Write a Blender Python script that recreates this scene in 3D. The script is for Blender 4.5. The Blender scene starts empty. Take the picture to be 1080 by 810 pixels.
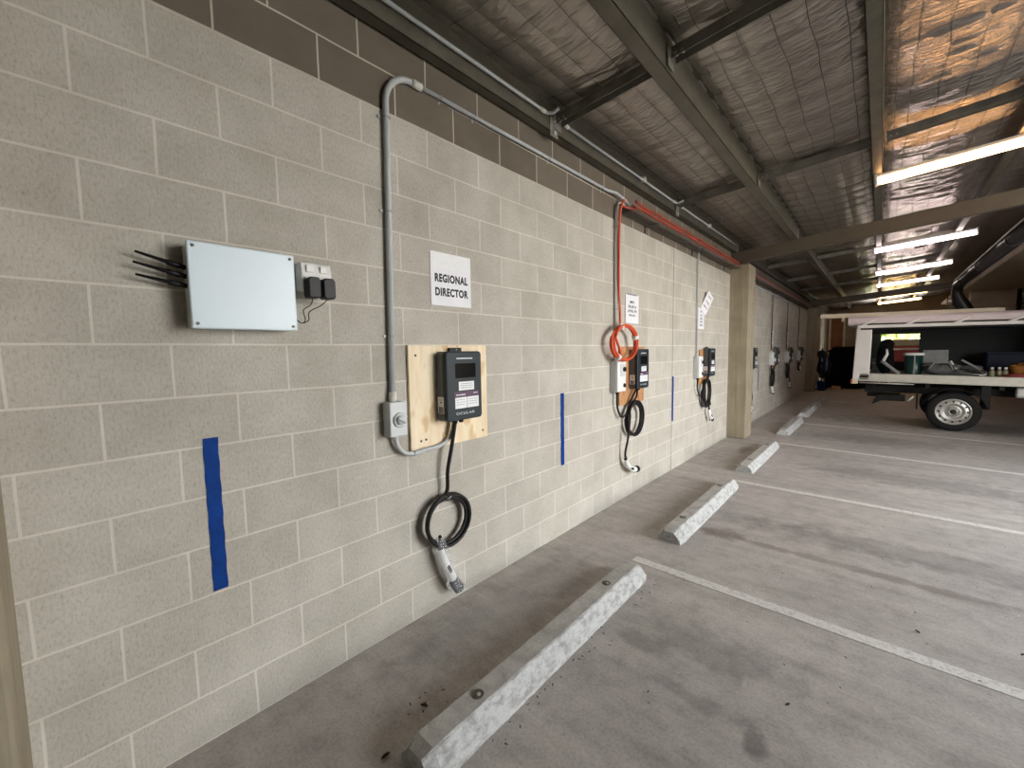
import bpy, bmesh, math, random
from mathutils import Vector, Matrix, noise
random.seed(7)
PI = math.pi
scene = bpy.context.scene
COL = scene.collection

# ------------------------------------------------------------------ materials
def new_mat(name):
    m = bpy.data.materials.new(name); m.use_nodes = True
    nt = m.node_tree; b = nt.nodes['Principled BSDF']
    return m, nt, b
def N(nt, t, **kw):
    n = nt.nodes.new(t)
    for k, v in kw.items(): setattr(n, k, v)
    return n
def L(nt, a, b): nt.links.new(a, b)
def coords(nt, kind='Object'):
    return N(nt, 'ShaderNodeTexCoord').outputs[kind]
def mapping(nt, src, scale=(1, 1, 1), loc=(0, 0, 0)):
    m = N(nt, 'ShaderNodeMapping'); m.inputs['Scale'].default_value = scale; m.inputs['Location'].default_value = loc
    L(nt, src, m.inputs['Vector']); return m.outputs['Vector']
def noise_tex(nt, vec, scale, detail=4, rough=.6):
    n = N(nt, 'ShaderNodeTexNoise'); n.inputs['Scale'].default_value = scale; n.inputs['Detail'].default_value = detail
    n.inputs['Roughness'].default_value = rough; L(nt, vec, n.inputs['Vector']); return n.outputs['Fac']
def ramp(nt, fac, stops):
    r = N(nt, 'ShaderNodeValToRGB'); e = r.color_ramp.elements
    while len(e) < len(stops): e.new(.5)
    for el, (p, c) in zip(e, stops):
        el.position = p; el.color = (*c, 1) if len(c) == 3 else c
    L(nt, fac, r.inputs['Fac']); return r.outputs['Color']
def mix(nt, fac, a, b, mode='MIX'):
    m = N(nt, 'ShaderNodeMix', data_type='RGBA', blend_type=mode)
    for sock, v in ((m.inputs[0], fac), (m.inputs[6], a), (m.inputs[7], b)):
        if hasattr(v, 'default_value') or hasattr(v, 'is_output'): L(nt, v, sock)
        elif isinstance(v, (int, float)): sock.default_value = v
        else: sock.default_value = (*v, 1)
    return m.outputs[2]
def math_(nt, op, a, b=0.0, c=0.0):
    m = N(nt, 'ShaderNodeMath', operation=op)
    for i, v in enumerate((a, b, c)):
        if hasattr(v, 'is_output'): L(nt, v, m.inputs[i])
        else: m.inputs[i].default_value = v
    return m.outputs[0]
def bump(nt, b, h, strength=.3, dist=.01):
    n = N(nt, 'ShaderNodeBump'); n.inputs['Strength'].default_value = strength; n.inputs['Distance'].default_value = dist
    L(nt, h, n.inputs['Height']); L(nt, n.outputs['Normal'], b.inputs['Normal'])

def plain(name, col, rough=.5, metal=0., var=.12, scale=18, bmp=.0, coat=0.):
    m, nt, b = new_mat(name)
    v = noise_tex(nt, coords(nt), scale, 4)
    lo = tuple(max(0, c * (1 - var)) for c in col); hi = tuple(min(1, c * (1 + var)) for c in col)
    L(nt, ramp(nt, v, [(.3, lo), (.7, hi)]), b.inputs['Base Color'])
    b.inputs['Roughness'].default_value = rough; b.inputs['Metallic'].default_value = metal
    if coat: b.inputs['Coat Weight'].default_value = coat
    if bmp: bump(nt, b, noise_tex(nt, coords(nt), scale * 4, 3), bmp, .003)
    return m
def emit(name, col, s):
    m, nt, b = new_mat(name)
    b.inputs['Base Color'].default_value = (.8, .8, .8, 1)
    b.inputs['Emission Color'].default_value = (*col, 1); b.inputs['Emission Strength'].default_value = s
    return m

def block_mat():
    m, nt, b = new_mat('concrete blockwork')
    o = coords(nt)
    sx = N(nt, 'ShaderNodeSeparateXYZ'); L(nt, o, sx.inputs[0])
    cb = N(nt, 'ShaderNodeCombineXYZ')
    # joints drift by a few millimetres, as laid blocks do
    jit = noise_tex(nt, o, 2.1, 2)
    L(nt, math_(nt, 'ADD', sx.outputs['Y'], math_(nt, 'MULTIPLY_ADD', jit, .012, .194 + 40.0)), cb.inputs['X'])
    L(nt, math_(nt, 'ADD', sx.outputs['Z'], math_(nt, 'MULTIPLY_ADD', jit, .008, -.004)), cb.inputs['Y'])
    def brick(c1, c2, mo, ms, smooth):
        t = N(nt, 'ShaderNodeTexBrick', offset=.5, offset_frequency=2, squash=1.0)
        t.inputs['Scale'].default_value = 1; t.inputs['Brick Width'].default_value = .4; t.inputs['Row Height'].default_value = .2
        t.inputs['Mortar Size'].default_value = ms; t.inputs['Mortar Smooth'].default_value = smooth
        t.inputs['Color1'].default_value = (*c1, 1); t.inputs['Color2'].default_value = (*c2, 1); t.inputs['Mortar'].default_value = (*mo, 1)
        L(nt, cb.outputs[0], t.inputs['Vector']); return t
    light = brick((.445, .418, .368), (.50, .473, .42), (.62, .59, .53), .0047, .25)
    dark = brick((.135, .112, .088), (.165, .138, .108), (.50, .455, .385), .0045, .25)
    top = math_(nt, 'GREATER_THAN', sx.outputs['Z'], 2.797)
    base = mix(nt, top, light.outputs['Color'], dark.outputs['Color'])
    # mottling: cloudy, fine pitted grain, vertical rub marks
    cloud = noise_tex(nt, o, 3.2, 5, .65)
    grain = noise_tex(nt, mapping(nt, o, (1, 1, .5)), 120, 4, .75)
    base = mix(nt, 1, base, ramp(nt, cloud, [(.28, (.84, .83, .80)), (.72, (1.1, 1.1, 1.1))]), 'MULTIPLY')
    pits = ramp(nt, grain, [(.30, (.70, .68, .66)), (.47, (.97, .97, .97)), (.68, (1.10, 1.10, 1.10))])
    gm = math_(nt, 'MULTIPLY', math_(nt, 'SUBTRACT', 1.0, top), .9)
    gm = math_(nt, 'MULTIPLY', gm, math_(nt, 'SUBTRACT', 1.0, light.outputs['Fac']))
    base = mix(nt, gm, base, mix(nt, 1, base, pits, 'MULTIPLY'))
    # the vertical control joint between two panels of blockwork
    cj = math_(nt, 'LESS_THAN', math_(nt, 'ABSOLUTE', math_(nt, 'SUBTRACT', sx.outputs['Y'], 5.135)), .006)
    base = mix(nt, cj, base, (.10, .085, .07))
    L(nt, base, b.inputs['Base Color']); b.inputs['Roughness'].default_value = .9
    h = math_(nt, 'ADD', math_(nt, 'MULTIPLY', light.outputs['Fac'], -.5), math_(nt, 'MULTIPLY', grain, .5))
    bump(nt, b, h, .35, .006)
    return m

def floor_mat():
    m, nt, b = new_mat('worn concrete slab')
    o = coords(nt)
    big = noise_tex(nt, o, .9, 5, .6)
    streak = noise_tex(nt, mapping(nt, o, (.5, 3.0, 1)), 1.6, 6, .68)
    fine = noise_tex(nt, o, 70, 3, .7)
    base = ramp(nt, streak, [(.28, (.355, .325, .298)), (.48, (.46, .425, .394)), (.75, (.55, .512, .475))])
    base = mix(nt, 1, base, ramp(nt, big, [(.3, (.84, .84, .85)), (.7, (1.1, 1.09, 1.08))]), 'MULTIPLY')
    base = mix(nt, .6, base, mix(nt, 1, base, ramp(nt, fine, [(.3, (.66, .65, .64)), (.5, (1, 1, 1)), (.72, (1.2, 1.2, 1.2))]), 'MULTIPLY'))
    mid = noise_tex(nt, o, 7, 6, .72)
    base = mix(nt, 1, base, ramp(nt, mid, [(.32, (.80, .79, .78)), (.5, (1, 1, 1)), (.68, (1.13, 1.13, 1.13))]), 'MULTIPLY')
    sx = N(nt, 'ShaderNodeSeparateXYZ'); L(nt, o, sx.inputs[0])
    wob = noise_tex(nt, o, 7, 4)
    def spot(x, y, rx, ry, k, col=(.10, .09, .085)):
        nonlocal base
        dx = math_(nt, 'DIVIDE', math_(nt, 'SUBTRACT', sx.outputs['X'], x), rx)
        dy = math_(nt, 'DIVIDE', math_(nt, 'SUBTRACT', sx.outputs['Y'], y), ry)
        d = math_(nt, 'ADD', math_(nt, 'SQRT', math_(nt, 'ADD', math_(nt, 'MULTIPLY', dx, dx), math_(nt, 'MULTIPLY', dy, dy))), math_(nt, 'MULTIPLY_ADD', wob, 1.4, -.7))
        f = N(nt, 'ShaderNodeMapRange'); f.inputs['From Min'].default_value = .55; f.inputs['From Max'].default_value = 1.1
        f.inputs['To Min'].default_value = k; f.inputs['To Max'].default_value = 0; L(nt, d, f.inputs['Value'])
        base = mix(nt, f.outputs[0], base, col)
    spot(1.655, 1.64, .055, .075, .6)
    spot(1.07, 1.90, .16, .09, .35)
    spot(1.35, 2.08, .45, .16, .28)
    spot(1.42, 1.70, .28, .05, .3)
    spot(1.03, 3.56, .2, .1, .5, (.12, .085, .06))
    spot(1.9, 3.55, 1.1, .06, .45, (.13, .10, .08))
    spot(2.2, 4.05, 1.2, .2, .3)
    spot(1.5, 3.95, .8, .2, .22)
    spot(2.3, 6.4, 1.2, .35, .3)
    spot(1.9, 8.9, 1.2, .5, .35, (.13, .115, .10))
    spot(.47, 6.9, .1, .28, .5, (.13, .10, .08))
    spot(.33, 1.65, .26, .9, .22, (.16, .155, .16))  # wheel stop's shadow towards the wall, painted into the slab
    spot(3.0, 11.3, 2.2, .9, .5)  # shade under the ute, painted into the slab colour
    L(nt, base, b.inputs['Base Color'])
    L(nt, ramp(nt, streak, [(.3, (.5, .5, .5)), (.7, (.75, .75, .75))]), b.inputs['Roughness'])
    bump(nt, b, math_(nt, 'ADD', fine, math_(nt, 'MULTIPLY', streak, .6)), .18, .006)
    return m

def foil_mat():
    m, nt, b = new_mat('reflective foil blanket')
    o = coords(nt)
    def ridge(sc, k, rot, detail=3):
        mp = N(nt, 'ShaderNodeMapping'); mp.inputs['Scale'].default_value = sc; mp.inputs['Rotation'].default_value = (0, 0, rot)
        L(nt, o, mp.inputs['Vector'])
        n = noise_tex(nt, mp.outputs['Vector'], k, detail, .5)
        r = math_(nt, 'SUBTRACT', 1.0, math_(nt, 'ABSOLUTE', math_(nt, 'MULTIPLY_ADD', n, 4.0, -2.0)))
        return math_(nt, 'POWER', math_(nt, 'MAXIMUM', r, 0.0), 3.0)
    sx = N(nt, 'ShaderNodeSeparateXYZ'); L(nt, o, sx.inputs[0])
    loose = N(nt, 'ShaderNodeMapRange'); loose.inputs['From Min'].default_value = 1.4; loose.inputs['From Max'].default_value = 2.1
    L(nt, sx.outputs['X'], loose.inputs['Value'])
    w1 = math_(nt, 'ADD', math_(nt, 'MULTIPLY', ridge((1.2, 5.0, 1), 1.7, .35), .8), ridge((1.6, 4.2, 1), 2.6, -.3))
    mr = N(nt, 'ShaderNodeMapping'); mr.inputs['Scale'].default_value = (4, 17, 1); mr.inputs['Rotation'].default_value = (0, 0, -.25); L(nt, o, mr.inputs['Vector'])
    w2 = noise_tex(nt, mr.outputs['Vector'], 2.6, 4, .6)
    hgt = math_(nt, 'ADD', math_(nt, 'MULTIPLY', w1, .45), math_(nt, 'MULTIPLY', w2, math_(nt, 'MULTIPLY_ADD', loose.outputs[0], 1.5, .3)))
    dirt = noise_tex(nt, o, 5, 4)
    L(nt, ramp(nt, dirt, [(.3, (.34, .305, .27)), (.7, (.42, .385, .345))]), b.inputs['Base Color'])
    b.inputs['Metallic'].default_value = .92
    L(nt, math_(nt, 'MULTIPLY_ADD', loose.outputs[0], -.18, .38), b.inputs['Roughness'])
    bump(nt, b, hgt, .5, .02)
    return m

def column_mat():
    m, nt, b = new_mat('off-form concrete')
    o = coords(nt)
    s = noise_tex(nt, mapping(nt, o, (14, 14, .6)), 1.6, 4, .6)
    c = noise_tex(nt, o, 4, 5)
    base = ramp(nt, s, [(.3, (.25, .205, .14)), (.7, (.35, .30, .215))])
    base = mix(nt, 1, base, ramp(nt, c, [(.3, (.85, .85, .85)), (.7, (1.1, 1.1, 1.1))]), 'MULTIPLY')
    L(nt, base, b.inputs['Base Color']); b.inputs['Roughness'].default_value = .85
    bump(nt, b, s, .25, .006)
    return m

def worn_paint(name, paint, under, lo, hi, scale=26, stretch=(1, 1, 1)):
    m, nt, b = new_mat(name)
    o = coords(nt)
    a = noise_tex(nt, mapping(nt, o, stretch), scale, 6, .7)
    g = noise_tex(nt, o, 120, 3, .7)
    base = ramp(nt, a, [(lo, under), (hi, paint)])
    base = mix(nt, .5, base, mix(nt, 1, base, ramp(nt, g, [(.3, (.72, .72, .72)), (.6, (1.06, 1.06, 1.06))]), 'MULTIPLY'))
    L(nt, base, b.inputs['Base Color']); b.inputs['Roughness'].default_value = .8
    bump(nt, b, math_(nt, 'ADD', a, g), .3, .004)
    return m

def ply_mat(name, a, c, ring):
    m, nt, b = new_mat(name)
    o = coords(nt)
    n = noise_tex(nt, mapping(nt, o, (1, 9, 1.3)), 2.2, 5, .6)
    k = noise_tex(nt, mapping(nt, o, (1, 3, 1.2)), 3.5, 2)
    base = ramp(nt, n, [(.3, a), (.65, c)])
    base = mix(nt, 1, base, ramp(nt, k, [(.34, ring), (.42, (1, 1, 1)), (.8, (1.04, 1.03, 1))]), 'MULTIPLY')
    L(nt, base, b.inputs['Base Color']); b.inputs['Roughness'].default_value = .6
    return m

M = dict(
    block=block_mat(), floor=floor_mat(), foil=foil_mat(), column=column_mat(),
    wire=plain('dull wire mesh', (.045, .04, .036), .6, .3),
    steel=plain('dull galvanised steel', (.112, .100, .076), .5, .45, .22, 6, .1),
    bridge=plain('dark galvanised bar', (.19, .18, .155), .5, .15, .25, 8, .1),
    rafter=plain('brown painted steel', (.095, .078, .058), .5, .1, .12, 5, .08),
    zinc=plain('bright zinc', (.42, .42, .41), .55, .6, .1),
    conduit=plain('grey conduit plastic', (.47, .49, .505), .42, 0, .06, 10),
    coupling=plain('pale coupling plastic', (.62, .60, .55), .45, 0, .06, 10),
    greybox=plain('light grey plastic', (.56, .585, .59), .42, 0, .04, 6),
    white=plain('cool white plastic', (.68, .79, .86), .33, 0, .02, 5),
    whiteside=plain('white plastic rim', (.60, .665, .69), .38, 0, .02, 5),
    outlet=plain('outlet white plastic', (.74, .74, .72), .38, 0, .03, 8),
    black=plain('black plastic', (.012, .012, .013), .45, 0, .2, 20),
    rubber=plain('black cable rubber', (.014, .013, .013), .5, 0, .25, 30),
    charger=plain('slate grey plastic', (.020, .028, .034), .42, 0, .08, 30, .04),
    chargerside_lit=plain('slate grey lit case side', (.085, .10, .11), .5, 0, .08, 30, .04),  # case side lightened in colour to stand in for light falling on it
    glass=plain('dark display glass', (.006, .0055, .005), .16, 0, .1, 4),
    led=plain('pale indicator bar', (.62, .66, .68), .3),
    purple=plain('purple sticker', (.075, .022, .075), .4),
    paper=plain('white paper', (.76, .76, .80), .55, 0, .03, 9),
    sticker=plain('white sticker', (.78, .79, .80), .5, 0, .03, 40),
    ink=plain('black ink', (.012, .012, .016), .6, 0, .1, 30),
    greyink=plain('grey print', (.22, .22, .25), .6, 0, .2, 60),
    tape=plain('blue tape', (.002, .038, .21), .65, 0, .22, 9, .05),
    ply=ply_mat('pale plywood', (.74, .58, .38), (.86, .74, .54), (.80, .68, .50)),
    board=ply_mat('orange brown board', (.36, .17, .07), (.52, .27, .12), (.75, .6, .5)),
    orange=plain('orange cable sheath', (.66, .085, .025), .42, 0, .12, 30),
    redcable=plain('red orange cable sheath', (.36, .045, .022), .45, 0, .15, 12),
    tray=plain('galvanised tray steel', (.15, .135, .115), .45, .6, .2, 12),
    film=plain('clear wrap film', (.80, .82, .84), .22, 0, .1, 60, .5),
    stop=worn_paint('weathered concrete top', (.52, .50, .46), (.34, .325, .30), .32, .62, 9),  # top tone also raised to make up for weak light from above
    stopwhite=worn_paint('flaking white paint', (.47, .475, .465), (.27, .262, .25), .36, .56, 20, (1.2, .8, 1.6)),
    line=worn_paint('worn white line paint', (.72, .69, .65), (.47, .44, .41), .32, .50, 30),
    rust=plain('rusty bolt steel', (.14, .12, .10), .55, .7, .3, 60),
    leaf=plain('dead leaf brown', (.055, .035, .022), .8, 0, .5, 40),
    chip=plain('pale paint chip', (.55, .53, .50), .8),
    tube_warm=emit('warm lit tube', (1.0, .53, .22), 15),
    tube_white=emit('white lit tube', (1.0, .80, .78), 14),
    tube_gold=emit('golden lit tube', (1.0, .60, .22), 14),
    batten=plain('batten enamel', (.62, .60, .57), .45),
    ute=plain('white ute enamel', (.60, .575, .54), .34, 0, .05, 4, 0, .3),
    uteroof=plain('white canopy skin', (.52, .44, .44), .36, 0, .04, 4, 0, .2),
    alloy=plain('aluminium tray rail', (.47, .45, .39), .40, .25, .1, 8),
    chassis=plain('chassis black', (.011, .0105, .01), .6, .2, .3, 12),
    tyre=plain('tyre rubber', (.014, .013, .012), .8, 0, .2, 30, .1),
    rim=plain('silver steel rim', (.44, .43, .40), .38, .7, .1, 14),
    darkhole=plain('rim dark', (.02, .02, .02), .8),
    tan=plain('pale tan lamp housing', (.50, .43, .30), .5),
    lampred=plain('red lens', (.35, .03, .03), .25),
    interior=plain('dark canopy lining', (.009, .009, .010), .75, 0, .3, 6),
    green=plain('dark green plastic', (.006, .035, .03), .35, 0, .1, 8),
    greysheet=plain('grey folded sheet', (.21, .21, .205), .65, 0, .15, 9),
    greybag=plain('grey canvas', (.085, .085, .085), .8, 0, .3, 14),
    navy=plain('navy cloth', (.007, .010, .026), .8, 0, .3, 8),
    darkcloth=plain('black cloth', (.004, .004, .005), .85, 0, .3, 6),
    bluecloth=plain('pale blue cloth', (.22, .33, .46), .8, 0, .3, 8),
    bluebucket=plain('blue bucket plastic', (.008, .04, .30), .4),
    ochre=plain('ochre bag', (.26, .10, .015), .65, 0, .3, 14),
    redbag=plain('dark red cloth', (.22, .035, .03), .7, 0, .3, 14),
    olive=plain('olive bottle', (.20, .19, .11), .4),
    timber=ply_mat('brown timber', (.20, .085, .03), (.30, .13, .05), (.8, .7, .6)),
    cream=plain('cream rail paint', (.60, .53, .40), .55, 0, .12, 6),
    soffit=plain('tan concrete soffit', (.40, .335, .255), .85, 0, .12, 3),
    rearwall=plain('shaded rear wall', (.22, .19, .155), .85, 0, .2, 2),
    pipe=plain('black drain pipe', (.014, .0135, .014), .4, 0, .2, 6),
    louver=plain('grey louvre', (.28, .26, .24), .5),
    ground=plain('outside ground', (.34, .28, .20), .9, 0, .15, 1),
    leafgreen=plain('garden green', (.30, .36, .09), .7, 0, .5, 30),
    redpaint=plain('dark red car paint', (.40, .05, .05), .3, 0, .1, 4, 0, .5),
    carglass=plain('car window glass', (.46, .48, .41), .15),
)

# ------------------------------------------------------------------ mesh helpers
class MB:
    def __init__(s): s.bm = bmesh.new()
    def _tag(s, n0, mi):
        if mi:
            s.bm.faces.ensure_lookup_table()
            for f in s.bm.faces[n0:]: f.material_index = mi
    def box(s, lo, hi, bev=0, seg=2, rot=None, mi=0):
        n0 = len(s.bm.faces)
        c = [(a + b) / 2 for a, b in zip(lo, hi)]; d = [abs(b - a) for a, b in zip(lo, hi)]
        t = bmesh.new()
        bmesh.ops.create_cube(t, size=1)
        bmesh.ops.scale(t, vec=d, verts=t.verts)
        if bev:
            bmesh.ops.bevel(t, geom=list(t.edges), offset=min(bev, min(d) * .49), segments=seg, affect='EDGES', profile=.5)
        if rot is not None: bmesh.ops.transform(t, matrix=rot, verts=t.verts)
        bmesh.ops.translate(t, vec=c, verts=t.verts)
        s._join(t); s._tag(n0, mi); return s
    def _join(s, t):
        me = bpy.data.meshes.new('tmp'); t.to_mesh(me); t.free(); s.bm.from_mesh(me); bpy.data.meshes.remove(me)
    def tube(s, pts, r, seg=10, cap=True, mi=0, closed=False):
        n0 = len(s.bm.faces)
        pts = [Vector(p) for p in pts]; n = len(pts)
        rs = r if isinstance(r, (list, tuple)) else [r] * n
        rings = []; up = None
        for i, p in enumerate(pts):
            if closed: t = pts[(i + 1) % n] - pts[i - 1]
            else: t = pts[min(i + 1, n - 1)] - pts[max(i - 1, 0)]
            if t.length < 1e-9: t = Vector((0, 0, 1))
            t.normalize()
            if up is None:
                up = Vector((0, 0, 1)) if abs(t.z) < .9 else Vector((1, 0, 0))
            up = up - t * up.dot(t)
            if up.length < 1e-6: up = t.orthogonal()
            up.normalize(); sd = t.cross(up)
            rings.append([s.bm.verts.new(p + (up * math.cos(2 * PI * k / seg) + sd * math.sin(2 * PI * k / seg)) * rs[i]) for k in range(seg)])
        m = n if closed else n - 1
        for i in range(m):
            a, b = rings[i], rings[(i + 1) % n]
            for k in range(seg):
                f = s.bm.faces.new((a[k], a[(k + 1) % seg], b[(k + 1) % seg], b[k])); f.smooth = True
        if cap and not closed:
            s.bm.faces.new(rings[0][::-1]); s.bm.faces.new(rings[-1])
        s._tag(n0, mi); return s
    def cyl(s, a, b, r, seg=16, mi=0): return s.tube([a, b], r, seg, True, mi)
    def lathe(s, prof, axis='z', c=(0, 0, 0), seg=32, mi=0, close=False, cap=True):
        n0 = len(s.bm.faces); c = Vector(c); rings = []
        for r, h in prof:
            ring = []
            for k in range(seg):
                a = 2 * PI * k / seg; u, v = r * math.cos(a), r * math.sin(a)
                p = {'z': (u, v, h), 'y': (u, h, v), 'x': (h, u, v)}[axis]
                ring.append(s.bm.verts.new(c + Vector(p)))
            rings.append(ring)
        m = len(rings) if close else len(rings) - 1
        for i in range(m):
            a, b = rings[i], rings[(i + 1) % len(rings)]
            for k in range(seg):
                f = s.bm.faces.new((a[k], a[(k + 1) % seg], b[(k + 1) % seg], b[k])); f.smooth = True
        if not close and cap:
            for ring in (rings[0], rings[-1]):
                try: s.bm.faces.new(ring)
                except ValueError: pass
        s._tag(n0, mi); return s
    def prism(s, poly, axis, a, b, mi=0, bev=0):
        """poly: 2D points; extruded along axis from a to b."""
        n0 = len(s.bm.faces); t = bmesh.new()
        def P(u, v, h): return {'x': (h, u, v), 'y': (u, h, v), 'z': (u, v, h)}[axis]
        va = [t.verts.new(P(u, v, a)) for u, v in poly]; vb = [t.verts.new(P(u, v, b)) for u, v in poly]
        t.faces.new(va[::-1]); t.faces.new(vb); k = len(poly)
        for i in range(k): t.faces.new((va[i], va[(i + 1) % k], vb[(i + 1) % k], vb[i]))
        bmesh.ops.recalc_face_normals(t, faces=t.faces)
        if bev: bmesh.ops.bevel(t, geom=list(t.edges), offset=bev, segments=2, affect='EDGES', profile=.5)
        s._join(t); s._tag(n0, mi); return s
    def grid(s, nu, nv, fn, mi=0, sm=True):
        n0 = len(s.bm.faces)
        g = [[s.bm.verts.new(fn(i / nu, j / nv)) for j in range(nv + 1)] for i in range(nu + 1)]
        for i in range(nu):
            for j in range(nv):
                f = s.bm.faces.new((g[i][j], g[i + 1][j], g[i + 1][j + 1], g[i][j + 1])); f.smooth = sm
        s._tag(n0, mi); return s
    def ball(s, c, r, sc=(1, 1, 1), jit=0, sub=2, mi=0):
        n0 = len(s.bm.faces); t = bmesh.new()
        bmesh.ops.create_icosphere(t, subdivisions=sub, radius=r)
        for v in t.verts:
            k = 1 + jit * noise.noise(Vector(v.co) * (2.2 / r) + Vector(c) * 9)
            v.co = Vector((v.co.x * sc[0] * k, v.co.y * sc[1] * k, v.co.z * sc[2] * k)) + Vector(c)
        for f in t.faces: f.smooth = True
        s._join(t); s._tag(n0, mi); return s
    def build(s, name, mats, parent=None, recalc=True, loc=None):
        if recalc: bmesh.ops.recalc_face_normals(s.bm, faces=s.bm.faces)
        me = bpy.data.meshes.new(name); s.bm.to_mesh(me); s.bm.free()
        for m in (mats if isinstance(mats, (list, tuple)) else [mats]): me.materials.append(M[m] if isinstance(m, str) else m)
        o = bpy.data.objects.new(name, me); COL.objects.link(o)
        if parent is not None: o.parent = parent
        if loc is not None: o.location = loc
        return o

def tag(o, label, cat, group=None, kind=None):
    if label: o['label'] = label
    if cat: o['category'] = cat
    if group: o['group'] = group
    if kind: o['kind'] = kind
    return o
def thing(name, label, cat, loc=(0, 0, 0), group=None, rot=(0, 0, 0)):
    o = bpy.data.objects.new(name, None); COL.objects.link(o); o.location = loc; o.rotation_euler = rot
    o.empty_display_size = .1
    return tag(o, label, cat, group)
def copy_tree(o, parent=None):
    c = o.copy(); COL.objects.link(c)
    if parent is not None: c.parent = parent
    for ch in list(o.children): copy_tree(ch, c)
    return c
def copy_thing(o, loc, label, group=None):
    c = copy_tree(o); c.location = loc; c['label'] = label
    if group: c['group'] = group
    return c
def arc(c, r, a0, a1, n, u, v):
    c, u, v = Vector(c), Vector(u), Vector(v)
    return [c + u * (r * math.cos(a0 + (a1 - a0) * i / n)) + v * (r * math.sin(a0 + (a1 - a0) * i / n)) for i in range(n + 1)]
def smooth(pts, n=6):
    """Catmull-Rom through pts."""
    P = [Vector(p) for p in pts]; P = [P[0] * 2 - P[1]] + P + [P[-1] * 2 - P[-2]]; out = []
    for i in range(1, len(P) - 2):
        for k in range(n):
            t = k / n; a, b, c, d = P[i - 1], P[i], P[i + 1], P[i + 2]
            out.append(.5 * ((2 * b) + (c - a) * t + (2 * a - 5 * b + 4 * c - d) * t * t + (3 * b - a - 3 * c + d) * t ** 3))
    out.append(P[-2]); return out
WALLM = Matrix(((0, 0, 1), (1, 0, 0), (0, 1, 0)))     # text x -> +y, text y -> +z, text normal -> +x
def text_part(name, txt, size, loc, mat, parent, width=None, rot=WALLM, bold=.012, spacing=1.0):
    cu = bpy.data.curves.new(name, 'FONT'); cu.body = txt; cu.size = size; cu.align_x = 'CENTER'; cu.align_y = 'CENTER'
    cu.offset = size * bold; cu.extrude = .0006; cu.space_character = spacing
    t = bpy.data.objects.new(name, cu); COL.objects.link(t)
    bpy.context.view_layer.update()
    me = bpy.data.meshes.new_from_object(t.evaluated_get(bpy.context.evaluated_depsgraph_get()))
    bpy.data.objects.remove(t); bpy.data.curves.remove(cu)
    xs = [v.co.x for v in me.vertices]; k = (width / (max(xs) - min(xs))) if width else 1
    for v in me.vertices: v.co = rot @ Vector((v.co.x * k, v.co.y, v.co.z))
    me.materials.clear(); me.materials.append(M[mat])
    o = bpy.data.objects.new(name, me); COL.objects.link(o); o.parent = parent; o.location = loc
    return o

# ------------------------------------------------------------------ the setting
def struct(name, mb, mats, label=None, cat=None):
    o = mb.build(name, mats); o['kind'] = 'structure'
    if label: o['label'] = label
    if cat: o['category'] = cat
    return o
struct('floor', MB().box((-.3, -4, -.2), (7.6, 24.6, 0)), 'floor', 'stained grey concrete floor slab of the car park', 'floor')
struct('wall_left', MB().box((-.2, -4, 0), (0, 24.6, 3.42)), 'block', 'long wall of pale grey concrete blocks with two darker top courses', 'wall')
struct('ground_outside', MB().box((7.6, -14, -.25), (40, 40, -.02)), 'ground', 'unseen ground outside the open side, tan to bounce warm light', 'ground')  # unseen; tan tone chosen to bounce warm light onto the upper wall

ZT = lambda x: 3.365 + .077 * x        # underside of the roof sheet line: the tops of the purlins
PURL = [.081, .925, 1.898, 2.855, 3.83, 4.80, 5.77, 6.74]
def foil_z(x, y):
    xs = [-.3] + PURL + [7.8]
    for a, b in zip(xs, xs[1:]):
        if a <= x <= b: t = (x - a) / (b - a); break
    else: t = 0
    sag = .055 * math.sin(PI * t) ** .8
    u, v = x / .158, y / .30
    pil = (abs(math.sin(PI * u)) * abs(math.sin(PI * v))) ** .5
    rough = 1.0 if x < 1.9 else 2.4
    n1 = noise.noise(Vector((x * 2.2, y * 8.0, 3.1))) * .007 * rough
    n2 = noise.noise(Vector((x * 7.0, y * 16.0, 8.3))) * .003 * rough
    q = (.013 if x < 1.9 else .006) * pil
    return ZT(x) + .004 - sag - q + (n1 + n2) * math.sin(PI * t) ** .5
def wire_z(x, y):
    xs = [-.3] + PURL + [7.8]; t = 0
    for a, b in zip(xs, xs[1:]):
        if a <= x <= b: t = (x - a) / (b - a)
    return ZT(x) - .002 - .055 * math.sin(PI * t) ** .8 - .006 * math.sin(PI * t)
ce = MB()
ce.grid(124, 300, lambda i, j: (.02 + i * 3.2, -.3 + j * 8.2, foil_z(.02 + i * 3.2, -.3 + j * 8.2)))
ce.grid(70, 190, lambda i, j: (.02 + i * 3.2, 7.9 + j * 16.7, foil_z(.02 + i * 3.2, 7.9 + j * 16.7)))
ce.grid(50, 190, lambda i, j: (3.22 + i * 4.4, -4 + j * 28.6, foil_z(3.22 + i * 4.4, -4 + j * 28.6)))
ce.grid(20, 30, lambda i, j: (.02 + i * 3.2, -4 + j * 3.7, foil_z(.02 + i * 3.2, -4 + j * 3.7)))
ceiling = struct('ceiling', ce, 'foil', 'silver foil insulation blanket sagging between the roof purlins', 'ceiling')
bmesh_roof = MB().prism([(-.3, 3.40), (7.7, 4.02), (7.7, 4.06), (-.3, 3.44)], 'y', -4, 24.6)
bmesh_roof.build('roof_sheet', 'steel', ceiling)['kind'] = 'structure'
wm = MB()
rw = random.Random(3)
for k in range(1, 19):
    x = k * .158
    amp = .004 if x < 1.0 else .012
    ph = rw.random() * 9
    pts = []
    y = -.2
    while y < 17:
        xx = x + amp * noise.noise(Vector((ph, y * 2.6, 0))) * 2
        pts.append((xx, y, wire_z(xx, y) - .004)); y += .1 if y < 8 else .3
    wm.tube(pts, .0017, 4, False)
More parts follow.
